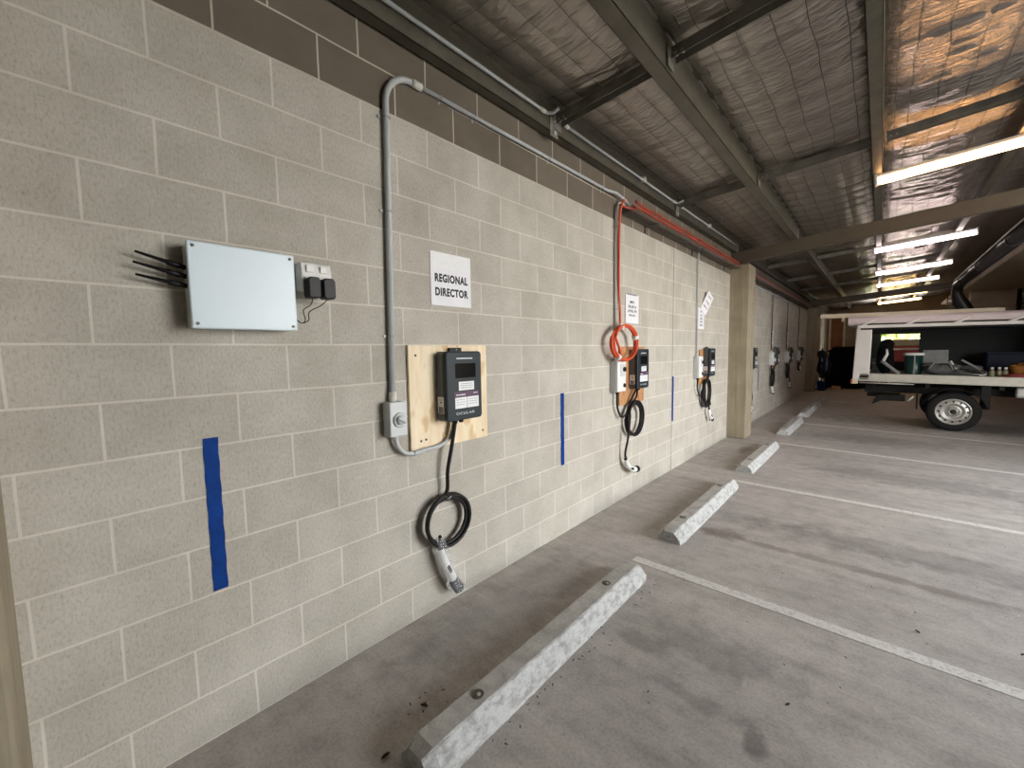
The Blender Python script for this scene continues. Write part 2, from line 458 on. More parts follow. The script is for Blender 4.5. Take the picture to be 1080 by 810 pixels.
for k in range(0, 46):
    y0 = k * .30
    wm.tube([(.1 + i * .08, y0 + .010 * noise.noise(Vector((i * .35, k * 3.3, 0))), wire_z(.1 + i * .08, y0) - .004) for i in range(24)], .0014, 4, False)
wm.build('wire_mesh', 'wire', ceiling)

# columns
def column(name, y0, y1, lab, z1=2.95, x1=.29):
    return struct(name, MB().box((-.02, y0, 0), (x1, y1, z1), .014, 2), 'column', lab, 'column')
column('concrete_column', 7.70, 8.15, 'tan concrete column against the wall between the third and fourth chargers')
column('concrete_column', 17.62, 18.07, 'far tan concrete column beside the dark covered stack', 2.9)
column('concrete_column', -.70, -.226, 'concrete column at the near end of the block wall', 3.1, .30)

# rear and side enclosure
bw = MB()
bw.box((-.2, 24.3, 0), (1.65, 24.6, 3.9)); bw.box((3.2, 24.3, 0), (7.6, 24.6, 3.9)); bw.box((1.65, 24.3, 2.35), (3.2, 24.6, 3.9)); bw.box((1.65, 24.3, 0), (3.2, 24.6, .9))
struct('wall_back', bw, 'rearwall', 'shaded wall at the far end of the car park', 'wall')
struct('wall_right', MB().box((7.5, 7.0, 0), (7.7, 24.6, 4.1)).box((6.2, -4, 0), (6.4, 2.2, 4.1)).box((6.2, 7.0, 0), (7.6, 7.2, 4.1)), 'rearwall', 'unseen wall on the open side, placed to narrow the daylight', 'wall')  # unseen walls added to limit where daylight reaches the block wall
struct('wall_front', MB().box((-.2, -4.2, 0), (7.7, -4, 4.1)), 'rearwall', 'unseen wall behind the viewpoint, closed to dim the near wall', 'wall')  # unseen; closed off so the near end of the block wall stays dim
tag(MB().box((6.2, -4, 3.5), (6.4, 7.0, 4.1)).build('trim_header', 'soffit'), 'unseen concrete header over the open side, set to meter the daylight', 'header', None, 'structure')  # unseen; height set by how much sky light it lets in
tag(MB().box((3.72, 8.3, 3.18), (7.5, 24.3, 3.30), .01).build('trim_soffit', 'soffit'), 'tan concrete soffit above and behind the ute', 'soffit', None, 'structure')
tag(MB().box((3.95, 18.8, 0), (4.86, 19.1, 3.17), .01).build('trim_panel', 'soffit'), 'tan concrete panel rising behind the ute roof', 'panel', None, 'structure')
lv = thing('louvre_screen', 'slatted grey louvre screen beside the tan panel behind the ute', 'screen', (5.5, 19.0, 0))
lm = MB()
for k in range(22): lm.box((-.55, -.03, .2 + k * .135), (.7, .03, .26 + k * .135), .004, 1)
lm.build('slats', 'louver', lv)
MB().box((-.6, -.05, 0), (-.52, .05, 3.17)).box((.68, -.05, 0), (.76, .05, 3.17)).build('frame', 'chassis', lv)
lv2 = copy_thing(lv, (3.62, 19.6, 0), 'narrow louvre screen behind the drain pipe bend'); lv2.scale = (.18, 1, 1)

# outside greenery and a red car seen through the canopy windows
hg = MB()
rr = random.Random(5)
for k in range(240):
    hg.ball((rr.uniform(-.5, 5.5), rr.uniform(27.5, 28.3), rr.uniform(.2, 3.3)), rr.uniform(.14, .34), (1, 1, .8), .5, 1)
tag(hg.build('garden_hedge', 'leafgreen'), 'sunlit green hedge glimpsed through the ute canopy', 'hedge')
rc = thing('parked_car', 'dark red car seen through the ute canopy window', 'car', (2.90, 20.4, 0))
prof = [(-.85, .35), (.85, .35), (.88, .9), (.82, 1.53), (-.82, 1.53), (-.88, .9)]
MB().prism(prof, 'y', 0, 3.6, 0, .05).build('body', 'redpaint', rc)
MB().prism([(-.80, 1.53), (.80, 1.53), (.72, 1.79), (-.72, 1.79)], 'y', .03, 2.8, 0, .05).build('cabin', 'carglass', rc)
MB().box((-.75, -.03, 1.40), (.75, .01, 1.46), .01).build('bumper_strip', 'white', rc)
for sx_ in (-.8, .8):
    for yy in (.7, 2.9):
        MB().lathe([(.0, -.1), (.30, -.1), (.32, -.05), (.32, .05), (.30, .1), (0, .1)], 'x', (sx_, yy, .32), 24).build('wheel', 'tyre', rc)

# ------------------------------------------------------------------ roof steel
def zpurlin(i, xw, y0, y1, lab, fl=.072):
    zb = ZT(xw) - .2; t = .0035; ft = fl
    p = thing('roof_purlin', lab, 'purlin', (xw, y0, zb), 'roof purlins')
    m = MB(); Ln = y1 - y0
    m.box((-.0018, 0, 0), (.0018, Ln, .2))
    m.box((-ft, 0, 0), (.0018, Ln, t)); m.box((-ft, 0, 0), (-ft + t, Ln, .018))
    m.box((-.0018, 0, .2 - t), (ft, Ln, .2)); m.box((ft - t, 0, .182), (ft, Ln, .2))
    m.build('steel_section', 'steel', p)
    return p
labs = ['purlin running along the top of the block wall', 'second purlin from the block wall, running through to the rafter',
        'purlin that the ends of the light tubes hang from', 'purlin crossing above the middle of the light tubes']
for i, x in enumerate(PURL[:4]):
    zpurlin(i, x, -1.2, 24.2, 'long grey steel ' + labs[i], [.069, .09, .072, .075][i])

def rafter(y, lab):
    r = thing('roof_rafter', lab, 'rafter', (0, y, 0))
    m = MB()
    m.prism([(0.0, 2.965), (7.6, 2.965 + 7.6 * .0755), (7.6, 3.160 + 7.6 * .077), (0.0, 3.160)], 'y', -.045, .045, 0, .008)
    m.build('beam', 'rafter', r)
    MB().box((.01, -.12, 2.948), (.27, .12, 2.965), .003, 1).build('base_plate', 'rafter', r)
    for x in PURL[:4]:
        z = ZT(x) - .2
        MB().box((x + .0035, -.04, z - .003), (x + .010, .04, z + .15)).build('cleat', 'bridge', r)
    return r
rafter(7.76, 'brown steel rafter crossing above the concrete column, nearer one')
rafter(17.82, 'far brown steel rafter crossing above the far column')

def bridging(x0, x1, y, lab):
    a, b = Vector((x0 + .006, y, ZT(x0) - .115)), Vector((x1 - .004, y, ZT(x1) - .115))
    g = thing('bridging_bar', lab, 'bridging bar', (a.x, a.y, a.z), 'bridging bars between the purlins')
    d = b - a; ang = math.atan2(d.z, d.x); Ln = d.length
    R = Matrix.Rotation(-ang, 3, 'Y')
    def ch(m):
        m.box((.02, -.037, .030), (Ln - .02, .037, .034)); m.box((.02, -.037, -.03), (Ln - .02, -.034, .034)); m.box((.02, .034, -.03), (Ln - .02, .037, .034))
        return m
    bar = ch(MB()).build('bar', 'bridge', g); bar.rotation_euler = (0, -ang, 0)
    for xo, nm in ((0, 0), (Ln - .005, 1)):
        e = MB().box((xo, -.045, -.065), (xo + .005, .045, .06)).build('end_plate', 'bridge', g); e.rotation_euler = (0, -ang, 0)
    for xo in (.045, .085, Ln - .045, Ln - .085):
        s = MB().cyl((xo, -.012, -.012), (xo, -.040, -.012), .009, 8).build('bolt', 'zinc', g); s.rotation_euler = (0, -ang, 0)
    return g
bays = [(.081, .925, 'between the wall purlin and the second purlin'), (.925, 1.898, 'between the second purlin and the lamp purlin'), (1.898, 2.855, 'beyond the lamp purlin')]
rows = [(2.54, 'nearest row of bridging'), (4.97, 'row just before the warm tube'), (10.2, 'first row past the rafter'), (12.6, 'second row past the rafter'), (15.0, 'third row past the rafter')]
for yr, rl in rows:
    for x0, x1, bl in bays:
        if yr < 3 and x0 > 1.5: continue
        bridging(x0, x1, yr, 'bridging bar %s, %s' % (bl, rl))

# conduit clipped along the first purlin
cz = 3.262
def purlin_conduit(y0, y1, lab, tees, elbow=True):
    c = thing('ceiling_conduit', lab, 'conduit', (.1, y0, cz), 'conduit runs along the wall purlin')
    pts = [Vector((0, 0, 0)), Vector((0, y1 - y0 - .05, 0))]
    if elbow: pts += arc((.045, y1 - y0 - .05, 0), .045, PI, PI / 2, 5, (1, 0, 0), (0, 1, 0))[1:] + [Vector((.085, y1 - y0 - .005, .012))]
    MB().tube(pts, .0115, 10).build('pipe', 'conduit', c)
    if elbow: MB().tube([(0, y1 - y0 - .11, 0), (0, y1 - y0 - .055, 0)], .0155, 12).build('coupling', 'coupling', c)
    MB().tube([(0, .02, 0), (0, .07, 0)], .0155, 12).build('coupling', 'coupling', c)
    for t in tees:
        j = MB(); j.lathe([(0, -.02), (.026, -.02), (.028, -.015), (.028, .02), (.024, .026), (0, .026)], 'x', (.006, t - y0, 0), 18)
        j.cyl((0, t - y0 - .05, 0), (0, t - y0 + .05, 0), .016, 12); j.build('junction_box', 'coupling', c)
    return c
purlin_conduit(-.9, 2.43, 'grey conduit along the wall purlin ending in a bend at the first bridging bar', [])
purlin_conduit(2.60, 4.92, 'grey conduit along the wall purlin between the first two bridging bars', [4.0])
purlin_conduit(5.06, 7.60, 'grey conduit along the wall purlin running from second bridging bar to rafter', [6.15], False)
for yb in (2.50, 4.99):
    b = thing('bolted_bracket', 'small drilled steel bracket on wall purlin at %s bridging bar' % ('first' if yb < 3 else 'second'), 'bracket', (.085, yb, 3.21))
    MB().box((0, -.05, -.075), (.006, .05, .07), .002, 1).build('plate', 'bridge', b)
    for dz in (-.05, .04): MB().lathe([(.008, 0), (.017, 0), (.017, .009), (.008, .009)], 'x', (.006, 0, dz), 12).build('washer', 'zinc', b)

# ------------------------------------------------------------------ light battens
def batten(x0, x1, y, lab, tube, dz=0):
    z0 = ZT(x0) - .245 + dz; z1 = ZT(x1) - .245 + dz
    b = thing('light_batten', lab, 'light', (x0, y, z0), 'tube lights under the roof')
    Ln = math.hypot(x1 - x0, z1 - z0); ang = math.atan2(z1 - z0, x1 - x0)
    sp = MB().box((0, -.03, .012), (Ln, .036, .05), .006).build('spine', 'batten', b)
    tb = MB().tube([(.01, 0, -.01), (.03, 0, -.01), (Ln - .03, 0, -.01), (Ln - .01, 0, -.01)], [.036, .042, .042, .036], 16).build('tube', tube, b)  # tube made fatter so its shape carries the glow around it
    e1 = MB().box((-.012, -.046, -.055), (.008, .046, .052), .005).build('end_cap', 'batten', b)
    e2 = MB().box((Ln - .008, -.046, -.055), (Ln + .012, .046, .052), .005).build('end_cap', 'batten', b)
    for o in (sp, tb, e1, e2): o.rotation_euler = (0, -ang, 0)
    return b
batten(1.855, 3.25, 5.72, 'glowing warm tube light, the near one above the parking lines', 'tube_warm')
batten(1.80, 3.03, 9.85, 'white tube light just beyond the rafter', 'tube_white')
batten(1.80, 3.03, 12.95, 'second white tube light beyond the rafter', 'tube_white')
batten(1.80, 3.03, 15.6, 'third white tube light beyond the rafter', 'tube_white')
batten(1.80, 3.03, 19.2, 'golden tube light low over the ute canopy', 'tube_gold')
batten(1.80, 3.03, 22.0, 'farthest golden tube light over the ute canopy', 'tube_gold')

# ------------------------------------------------------------------ router enclosure and outlet
eb = thing('network_enclosure', 'pale blue-white plastic box with three black antennas on the block wall', 'electrical box', (0, .43, 1.815))
MB().box((0, -.178, -.157), (.082, .178, .152), .012, 3).build('body', 'whiteside', eb)
MB().box((.080, -.182, -.160), (.1, .182, .155), .006, 3).build('lid', 'white', eb)
for sy in (-1, 1):
    for sz in (-.142, .137):
        MB().lathe([(0, 0), (.0065, 0), (.0065, .002), (0, .002)], 'x', (.1, sy * .164, sz), 12).box((.1015, sy * .164 - .005, sz - .0012), (.1026, sy * .164 + .005, sz + .0012), mi=1).build('screw', ['zinc', 'black'], eb)
for k, (z0, y1, z1) in enumerate(((.062, -.315, .100), (.030, -.322, .064), (-.004, -.318, .022))):
    a = Vector((.05, -.178, z0)); t = Vector((.05, y1, z1))
    MB().tube([a + (t - a) * f for f in (0, .12, .14, .36, .40, 1)], [.0085, .0085, .0105, .0105, .0075, .0042], 12).build('antenna', 'black', eb)
go = thing('power_outlet', 'double white weatherproof power outlet to one side of the antenna box', 'outlet', (0, .715, 1.885))
MB().box((0, -.066, -.05), (.055, .066, .075), .012, 3).build('housing', 'outlet', go)
MB().prism([(.05, -.002), (.05, .074), (.068, .070), (.076, .02), (.07, -.002)], 'y', -.066, .066, 0, .004).build('hood', 'outlet', go)
for sy in (-.03, .03): MB().box((.072, sy - .016, .03), (.079, sy + .016, .06), .003).build('rocker', 'outlet', go)
for sy in (-.052, .052): MB().lathe([(0, 0), (.005, 0), (.005, .003), (0, .003)], 'x', (.071, sy, .004), 10).build('screw', 'zinc', go)
MB().box((.05, -.06, -.052), (.066, .06, .0), .006).build('socket_base', 'outlet', go)
for k, sy in enumerate((-.031, .033)):
    pk = thing('power_adapter', ['black plug pack in the outlet socket nearer the antenna box', 'black plug pack in the outer outlet socket'][k], 'plug', (.066, .715 + sy, 1.855))
    MB().prism([(-.027, -.046), (-.02, -.056), (.02, -.056), (.027, -.046), (.027, .022), (.018, .034), (-.018, .034), (-.027, .022)], 'x', 0, .058, 0, .005).build('case', 'black', pk)
    dy = .615 - (.715 + sy)
    pts = smooth([(.03, 0, -.055), (.03, -.012 - .02 * k, -.085), (.028, dy * .62, -.110 - .006 * k), (.02, dy * .78 + .02, -.15), (.02, dy + .02, -.165), (.015, dy, -.150)], 6)
    MB().tube(pts, .0022, 6).build('cord', 'black', pk)

# ------------------------------------------------------------------ blue tape marks
for k, (y, z0, z1, lab) in enumerate((
        (.297, .61, 1.232, 'wide strip of blue tape stuck vertically below the antenna box'),
        (2.71, .595, 1.203, 'strip of blue tape between the first and second chargers'),
        (5.16, .635, 1.21, 'dark blue tape strip on the control joint between second and third chargers'),
        (10.1, .62, 1.2, 'strip of blue tape just past the concrete column'),
        (12.5, .62, 1.2, 'farthest thin strip of blue tape on the wall'))):
    t = MB()
    w = .025
    t.grid(2, 30, lambda i, j: (.0022 + .0006 * math.sin(j * 23 + k), (i - .5) * 2 * w + .0012 * math.sin(j * 40 + k), z0 + j * (z1 - z0)), sm=False)
    o = t.build('tape_strip', 'tape'); o.location = (0, y, 0)
    sm = o.modifiers.new('thickness', 'SOLIDIFY'); sm.thickness = .0008
    tag(o, lab, 'tape', 'blue tape marks on the wall')

# ------------------------------------------------------------------ first charger: conduit, isolator, board
cd = thing('wall_conduit', 'grey conduit rising from the isolator switch and bending along the dark block course', 'conduit', (.02, 1.13, 1.30))
r = .0165
pts = [Vector((0, -.025, 0)), Vector((0, 0, 1.40))] + [Vector((0, 0, 1.535)) + Vector((0, .17 - .17 * math.cos(a), .17 * math.sin(a))) for a in [PI / 2 * i / 9 for i in range(10)]]
MB().tube(pts, r, 14).build('riser_pipe', 'conduit', cd)
MB().tube([(0, .16, 1.705), (0, 1.4, 1.715), (0, 2.30, 1.724), (.03, 2.42, 1.724), (.045, 2.58, 1.69), (.05, 2.66, 1.64)], .0125, 12).build('run_pipe', 'conduit', cd)
MB().tube([(0, .16, 1.705), (0, .225, 1.7055)], .0205, 14).build('coupling', 'coupling', cd)
MB().tube([(0, -.026, -.015), (0, -.024, .05)], .022, 14).build('coupling', 'coupling', cd)
for z in (1.46, .99, .345):
    yy = -.024 * max(0, 1 - z / 1.4)
    m = MB().tube(arc((0, yy, z), .0185, -PI * .5, PI * .5, 8, (1, 0, 0), (0, 1, 0)), .004, 6)
    m.box((-.018, yy - .045, z - .008), (-.014, yy + .022, z + .008), .001, 1); m.cyl((-.014, yy - .034, z), (-.008, yy - .034, z), .006, 8)
    m.build('saddle', 'zinc', cd)
for y in (.36, .62, 1.4, 2.2):
    m = MB().tube(arc((0, y, 1.7045 + y * .008), .0145, -PI * .5, PI * .5, 8, (1, 0, 0), (0, 0, 1)), .0035, 6)
    m.box((-.018, y - .008, 1.68), (-.014, y + .008, 1.73), .001, 1); m.build('saddle', 'zinc', cd)
iso = thing('isolator_switch', 'light grey rotary isolator switch at the bottom of the conduit', 'switch', (0, 1.105, 1.207))
MB().box((0, -.052, -.092), (.06, .05, .09), .008, 3).build('base', 'greybox', iso)
MB().box((.058, -.054, -.094), (.075, .052, .092), .007, 3).build('cover', 'greybox', iso)
MB().lathe([(0, 0), (.040, 0), (.040, .006), (.036, .009), (0, .009)], 'x', (.075, .004, -.006), 28).build('dial_plate', 'greybox', iso)
kn = MB().lathe([(0, 0), (.026, 0), (.024, .012), (0, .012)], 'x', (.083, .004, -.006), 24).build('knob', 'greybox', iso)
g = MB().box((0, -.027, -.006), (.016, .027, .006), .003, 2).build('grip', 'conduit', iso); g.location = (.089, .004, -.006); g.rotation_euler = (math.radians(-32), 0, 0)
MB().lathe([(0, -.02), (.018, -.02), (.022, 0), (.022, .004), (0, .004)], 'z', (.03, 0, -.094), 14).build('gland', 'greybox', iso)
fx = thing('flexible_conduit', 'grey flexible conduit looping from the isolator to the charger underside', 'conduit', (.035, 1.105, 1.1))
pts = smooth([(0, 0, .0), (0, .012, -.045), (0, .055, -.092), (0, .12, -.106), (.0, .20, -.100), (.0, .29, -.095), (.005, .35, -.070), (.01, .385, -.02), (.012, .40, .06)], 7)
MB().tube(pts, .0125, 12).build('hose', 'conduit', fx)
MB().tube(pts[20:27], .0155, 12).build('joiner', 'conduit', fx)
bd = thing('plywood_board', 'pale square plywood board behind the near charger', 'board', (0, 1.516, 1.295))
MB().box((0, -.302, -.302), (.018, .30, .302), .0015, 1).build('panel', 'ply', bd)
for sy, sz in ((-.255, .245), (-.235, -.245), (.255, -.255), (-.20, -.242)):
    MB().lathe([(0, 0), (.007, 0), (.007, .002), (0, .002)], 'x', (.018, sy, sz), 10).build('screw', 'rust', bd)

# ------------------------------------------------------------------ the charger, then its copies
def marks(mb, y0, y1, z, h, rnd, x, mi=0):
    y = y0
    while y < y1:
        w = rnd.uniform(.008, .02)
        mb.box((x, y, z - h / 2), (x + .0006, min(y + w, y1), z + h / 2), mi=mi); y += w + .004
def make_charger(lab, loc):
    c = thing('wall_charger', lab, 'charger', loc, 'wall chargers along the block wall')
    # local: x out of the wall, y along it, z up, centre of the case
    W, H, D = .14, .205, .095
    c0 = MB()
    c0.prism([(-W, -H + .02), (-W + .014, -H), (W - .014, -H), (W, -H + .02), (W, H - .014), (W - .014, H), (-W + .014, H), (-W, H - .014)], 'x', 0, D - .03, 0, .004)
    c0.build('case', 'chargerside_lit', c)
    f = MB(); f.prism([(-W, -H + .014), (-W + .014, -H), (W - .014, -H), (W, -H + .014), (W, H - .014), (W - .014, H), (-W + .014, H), (-W, H - .014)], 'x', D - .031, D, 0, .008)
    f.build('front_cover', 'charger', c)
    MB().box((.002, -.05, H - .01), (.022, .045, H + .022), .004).lathe([(0, 0), (.005, 0), (.005, .004), (0, .004)], 'x', (.022, 0, H + .012), 10, mi=1).build('hanging_bracket', ['black', 'zinc'], c)
    u = lambda a: -W + a * 2 * W
    v = lambda a: H - a * 2 * H
    MB().box((D - .001, u(.28), v(.112)), (D + .0012, u(.73), v(.094)), .0006, 1).build('indicator_bar', 'led', c)
    ds = MB().box((D - .001, u(.24), v(.385)), (D + .0015, u(.82), v(.175)), .001, 1).build('display', 'glass', c)
    rnd = random.Random(11)
    st = MB().box((D, u(.33), v(.565)), (D + .0012, u(.76), v(.44))).build('sticker', 'sticker', c)
    m = MB()
    for k in range(3): marks(m, u(.37), u(.72), v(.47 + k * .03), .004, rnd, D + .0012)
    m.build('print', 'greyink', st)
    MB().box((D - .0005, u(.20), v(.672)), (D + .0011, u(.90), v(.585))).build('purple_band', 'purple', c)
    for a, b in ((.22, .545), (.56, .89)):
        st = MB().box((D, u(a), v(.825)), (D + .0013, u(b), v(.665))).build('sticker', 'sticker', c)
        m = MB()
        for k in range(3): marks(m, u(a + .04), u(b - .05), v(.70 + k * .035), .003, rnd, D + .0013)
        m.build('print', 'greyink', st)
    m = MB(); marks(m, u(.25), u(.5), v(.628), .006, rnd, D + .0011); marks(m, u(.74), u(.86), v(.615), .004, rnd, D + .0011); m.build('band_print', 'sticker', c)
    text_part('brand_lettering', 'OCULAR', .022, (D + .0004, 0, v(.90)), 'led', c, .145, bold=.0, spacing=1.25)
    st = MB().box((.012, -W - .0012, v(.885)), (.066, -W + .001, v(.645))).build('side_sticker', 'sticker', c)
    m = MB(); m.box((.020, -W - .0018, v(.88)), (.060, -W - .0011, v(.785)), mi=1); m.box((.036, -W - .0018, v(.735)), (.048, -W - .0011, v(.715))); m.box((.03, -W - .0018, v(.69)), (.055, -W - .0011, v(.685))); m.build('side_print', ['ink', 'greyink'], st)
    MB().lathe([(0, -.022), (.014, -.022), (.017, 0), (.017, .004), (0, .004)], 'z', (.05, -.045, -H), 14).build('cable_gland', 'black', c)
    MB().lathe([(0, -.022), (.014, -.022), (.017, 0), (.017, .004), (0, .004)], 'z', (.04, .01, -H), 14).build('cable_gland', 'black', c)
    return c
CH = [(1.54, 'dark grey charger with a display, on the pale plywood board'),
      (4.03, 'second dark grey charger, beside the orange cable coil'),
      (6.42, 'third dark grey charger, just before the concrete column'),
      (9.28, 'fourth dark grey charger, partly hidden by the concrete column'),
      (11.72, 'fifth dark grey charger, first one fully in view past the column'),
      (13.83, 'sixth dark grey charger, second one past the column in full view'),
      (15.96, 'seventh charger, last one before the far column')]
ch0 = make_charger(CH[0][1], (.018, CH[0][0], 1.355))
for y, lab in CH[1:]: copy_thing(ch0, (.018, y, 1.355), lab)

# connector (vehicle plug): local start at origin, body along +t
def connector(parent, p0, path, film=False):
    """white curved plug; path is a list of local points from cable end to the tip."""
    pts = smooth([Vector(p0) + Vector(p) for p in path], 6); n = len(pts)
    rad = []
    for i in range(n):
        f = i / (n - 1)
        rad.append(.014 + .012 * min(1, f * 3.5) + .008 * max(0, (f - .55) / .45))
    k = int(n * .72)
    pl = MB().tube(pts[:k + 1], rad[:k + 1], 14).build('plug_handle', 'outlet', parent)
    MB().tube(pts[k:], [r_ * 1.04 for r_ in rad[k:]], 16).build('plug_tip', 'black', pl)
    mid = pts[n // 2]; nx = pts[n // 2 + 2]; t = (nx - mid).normalized(); sd = t.cross(Vector((1, 0, 0))).normalized()
    a = mid + Vector((.020, 0, 0))
    MB().tube([a - t * .03, a - t * .02, a + t * .02, a + t * .03], [.006, .012, .012, .006], 10).build('grip_pad', 'black', pl)
    q = pts[k] - t * .01
    MB().tube(smooth([q - sd * -.026, q + sd * .05 + t * .02, q + sd * .045 + t * .05], 4), .005, 8).build('latch', 'outlet', pl)
    MB().tube(pts[:4], .018, 10).build('strain_relief', 'black', pl)
    if film:
        m = MB(); fr = random.Random(2)
        m.tube([Vector(p) for p in pts], [r_ + .006 + .004 * math.sin(i * 1.7) for i, r_ in enumerate(rad)], 12, True)
        return m
    return None
def coil_pts(cy, cz, ry, rz, turns, x0, start, jit, seed, dx=.010):
    rnd = random.Random(seed); out = []; n = 26
    ph = [rnd.uniform(-1, 1) for _ in range(8)]
    for i in range(int(turns * n) + 1):
        a = start + 2 * PI * i / n; k = i / n
        j = 1 + jit * math.sin(a * .5 + ph[int(k) % 8] * 3) + jit * .8 * ph[(int(k) + 3) % 8]
        out.append(Vector((x0 + dx * k, cy + ry * j * math.cos(a) + jit * .2 * ry * ph[int(k) % 8], cz + rz * j * math.sin(a))))
    return out

# cable of the first charger (hangs from it, wrapped plug)
cb = thing('charging_cable', 'black cable coil with white wrapped plug hanging under the near charger', 'cable', (0, 1.54, 0), 'charging cables')
oy = -1.54
lead = smooth([(.068, 1.495 + oy, 1.135), (.068, 1.46 + oy, .98), (.062, 1.432 + oy, .85), (.055, 1.432 + oy, .74), (.05, 1.405 + oy, .68)], 6)
loop = coil_pts(1.437 + oy, .548, .155, .15, 3.36, .034, PI * .60, .075, 4, .012)
end = loop[-1]
MB().tube(lead + loop[1:], .0118, 10).build('cable', 'rubber', cb)
MB().tube(arc((.06, 1.425 + oy, .693), .026, 0, 2 * PI, 14, (0, .7, .3), (1, 0, 0)), .0022, 6).build('cable_tie', 'outlet', cb)
tail = smooth([loop[-1], Vector((.062, 1.362 + oy, .47)), Vector((.066, 1.352 + oy, .425))], 5)
MB().tube(tail, .0108, 10).build('cable_end', 'rubber', cb)
connector(cb, (.066, 1.352 + oy, .425), [(0, 0, 0), (0, .02, -.08), (.004, .05, -.16), (.006, .085, -.24), (.006, .135, -.325)])
fm = MB(); ax = smooth([(.066, 1.345 + oy, .47), (.068, 1.356 + oy, .42), (.070, 1.378 + oy, .33), (.074, 1.41 + oy, .24), (.076, 1.45 + oy, .15), (.076, 1.50 + oy, .075)], 7)
def sleeve(i, j):
    q = ax[min(int(j * (len(ax) - 1)), len(ax) - 1)]; a = i * 2 * PI
    r_ = (.020 + .030 * min(1, j * 3)) * (1 + .45 * noise.noise(Vector((math.cos(a) * 2.2, math.sin(a) * 2.2, j * 9))))
    return q + Vector((r_ * .8 * math.cos(a), r_ * math.sin(a), 0))
fm.grid(30, 34, sleeve)
fm.build('plastic_film', 'film', cb)

def hung_cable(y, cyo, czz, ry, rz, plug_y, plug_z, path, turns, lab, seed, drop=True):
    c = thing('charging_cable', lab, 'cable', (0, y, 0), 'charging cables')
    lead = smooth([(.068, -.045, 1.13), (.068, cyo + .02, 1.06), (.055, cyo - .06, czz + rz * 1.0), (.045, cyo - ry * .9, czz + rz * .3)], 6)
    loop = coil_pts(cyo, czz, ry, rz, turns, .036, PI * .9, .07, seed, .011)
    MB().tube(lead + loop[1:], .0108, 9).build('cable', 'rubber', c)
    if drop:
        st = loop[-1]
        MB().tube(smooth([st, (st.x, (st.y + plug_y) / 2 - .01, (st.z + plug_z) / 2), (.06, plug_y, plug_z + .06), (.06, plug_y, plug_z)], 6), .0108, 9).build('cable_end', 'rubber', c)
    connector(c, (.06, plug_y, plug_z), path)
    return c
hung_cable(4.03, -.085, .835, .165, .165, -.29, .46, [(0, 0, 0), (0, .03, -.07), (.01, .10, -.135), (.015, .19, -.165), (.015, .245, -.17)], 4.02, 'black cable coil with a bare white plug hanging low under the second charger', 8)
hung_cable(6.42, -.09, .905, .15, .19, .06, .66, [(0, 0, 0), (0, .0, -.06), (.01, .03, -.12), (.015, .07, -.16), (.01, .10, -.19)], 4.45, 'black cable coil under the third charger, white plug just below it', 9)
hung_cable(9.28, -.24, .86, .12, .17, -.03, .42, [(0, 0, 0), (0, -.02, -.06), (.01, -.06, -.11), (.01, -.12, -.15), (.0, -.16, -.17)], 4.4, 'black cable coil with low white plug just past the column edge', 10)
hung_cable(11.72, -.36, .84, .15, .20, -.38, .66, [(0, 0, 0), (0, 0, -.06), (.01, .0, -.12), (.015, .02, -.17), (.01, .05, -.2)], 4.3, 'black cable coil with white plug under the fifth charger', 12)
hung_cable(13.83, -.32, .90, .13, .18, .0, .60, [(0, 0, 0), (0, 0, -.06), (.01, .0, -.11), (.015, .02, -.15), (.01, .04, -.18)], 4.4, 'black cable coil with white plug under the sixth charger', 13)
hung_cable(15.96, -.30, .95, .16, .12, -.2, 1.0, [(0, 0, 0), (0, 0, -.06), (.01, .02, -.12), (.015, .06, -.16), (.01, .11, -.18)], 3.3, 'short black cable coil under the last charger before far column', 14, False)

# boards, isolator boxes, feed conduits and flexible leads of the other chargers
def make_board(y, lab):
    b = thing('backing_board', lab, 'board', (0, y, 1.288), 'brown boards behind the far chargers')
    MB().box((0, -.285, -.297), (.017, .285, .297), .0015, 1).build('panel', 'board', b)
    for sy in (-.25, .25):
        for sz in (-.26, .26): MB().lathe([(0, 0), (.006, 0), (.006, .002), (0, .002)], 'x', (.017, sy, sz), 10).build('screw', 'rust', b)
    return b
ORD = ['second', 'third', 'fourth', 'fifth', 'sixth', 'seventh']
b0 = make_board(CH[1][0] - .055, 'orange-brown timber board showing below the second charger')
for (y, _), nm in zip(CH[2:], ORD[1:]):
    b = copy_thing(b0, (0, y - .055, 1.288), 'brown board mostly hidden behind the %s charger' % nm); b.scale = (1, .8, .85)
def make_iso(y, lab):
    s = thing('isolator_box', lab, 'switch', (0, y, 1.295), 'tall isolator boxes beside the chargers')
    MB().box((0, -.092, -.155), (.055, .088, .155), .006, 2).build('base', 'greybox', s)
    MB().box((.053, -.090, -.15), (.082, .086, .15), .008, 2).build('cover', 'outlet', s)
    MB().box((.080, -.035, .0), (.088, .06, .12), .004).build('window_flap', 'greybox', s)
    MB().lathe([(0, 0), (.024, 0), (.022, .014), (0, .014)], 'x', (.088, .03, .07), 18).box((.10, .025, .05), (.112, .035, .09), .002).build('rotary_knob', 'black', s)
    MB().lathe([(0, 0), (.02, 0), (.02, .012), (0, .012)], 'x', (.082, .045, -.09), 18).build('lock_knob', 'black', s)
    MB().box((.0815, -.06, -.10), (.0825, -.02, .05)).build('sticker', 'sticker', s)
    MB().lathe([(0, -.03), (.012, -.03), (.02, -.005), (.02, .004), (0, .004)], 'z', (.04, -.02, -.155), 14).build('cable_gland', 'black', s)
    MB().tube(smooth([(.04, -.02, -.18), (.04, -.015, -.30), (.045, .05, -.405), (.05, .14, -.40), (.05, .22, -.31), (.06, .345, -.165)], 7), .0105, 9).build('lead', 'rubber', s)
    return s
IY = [y - .415 for y, _ in CH[1:]]
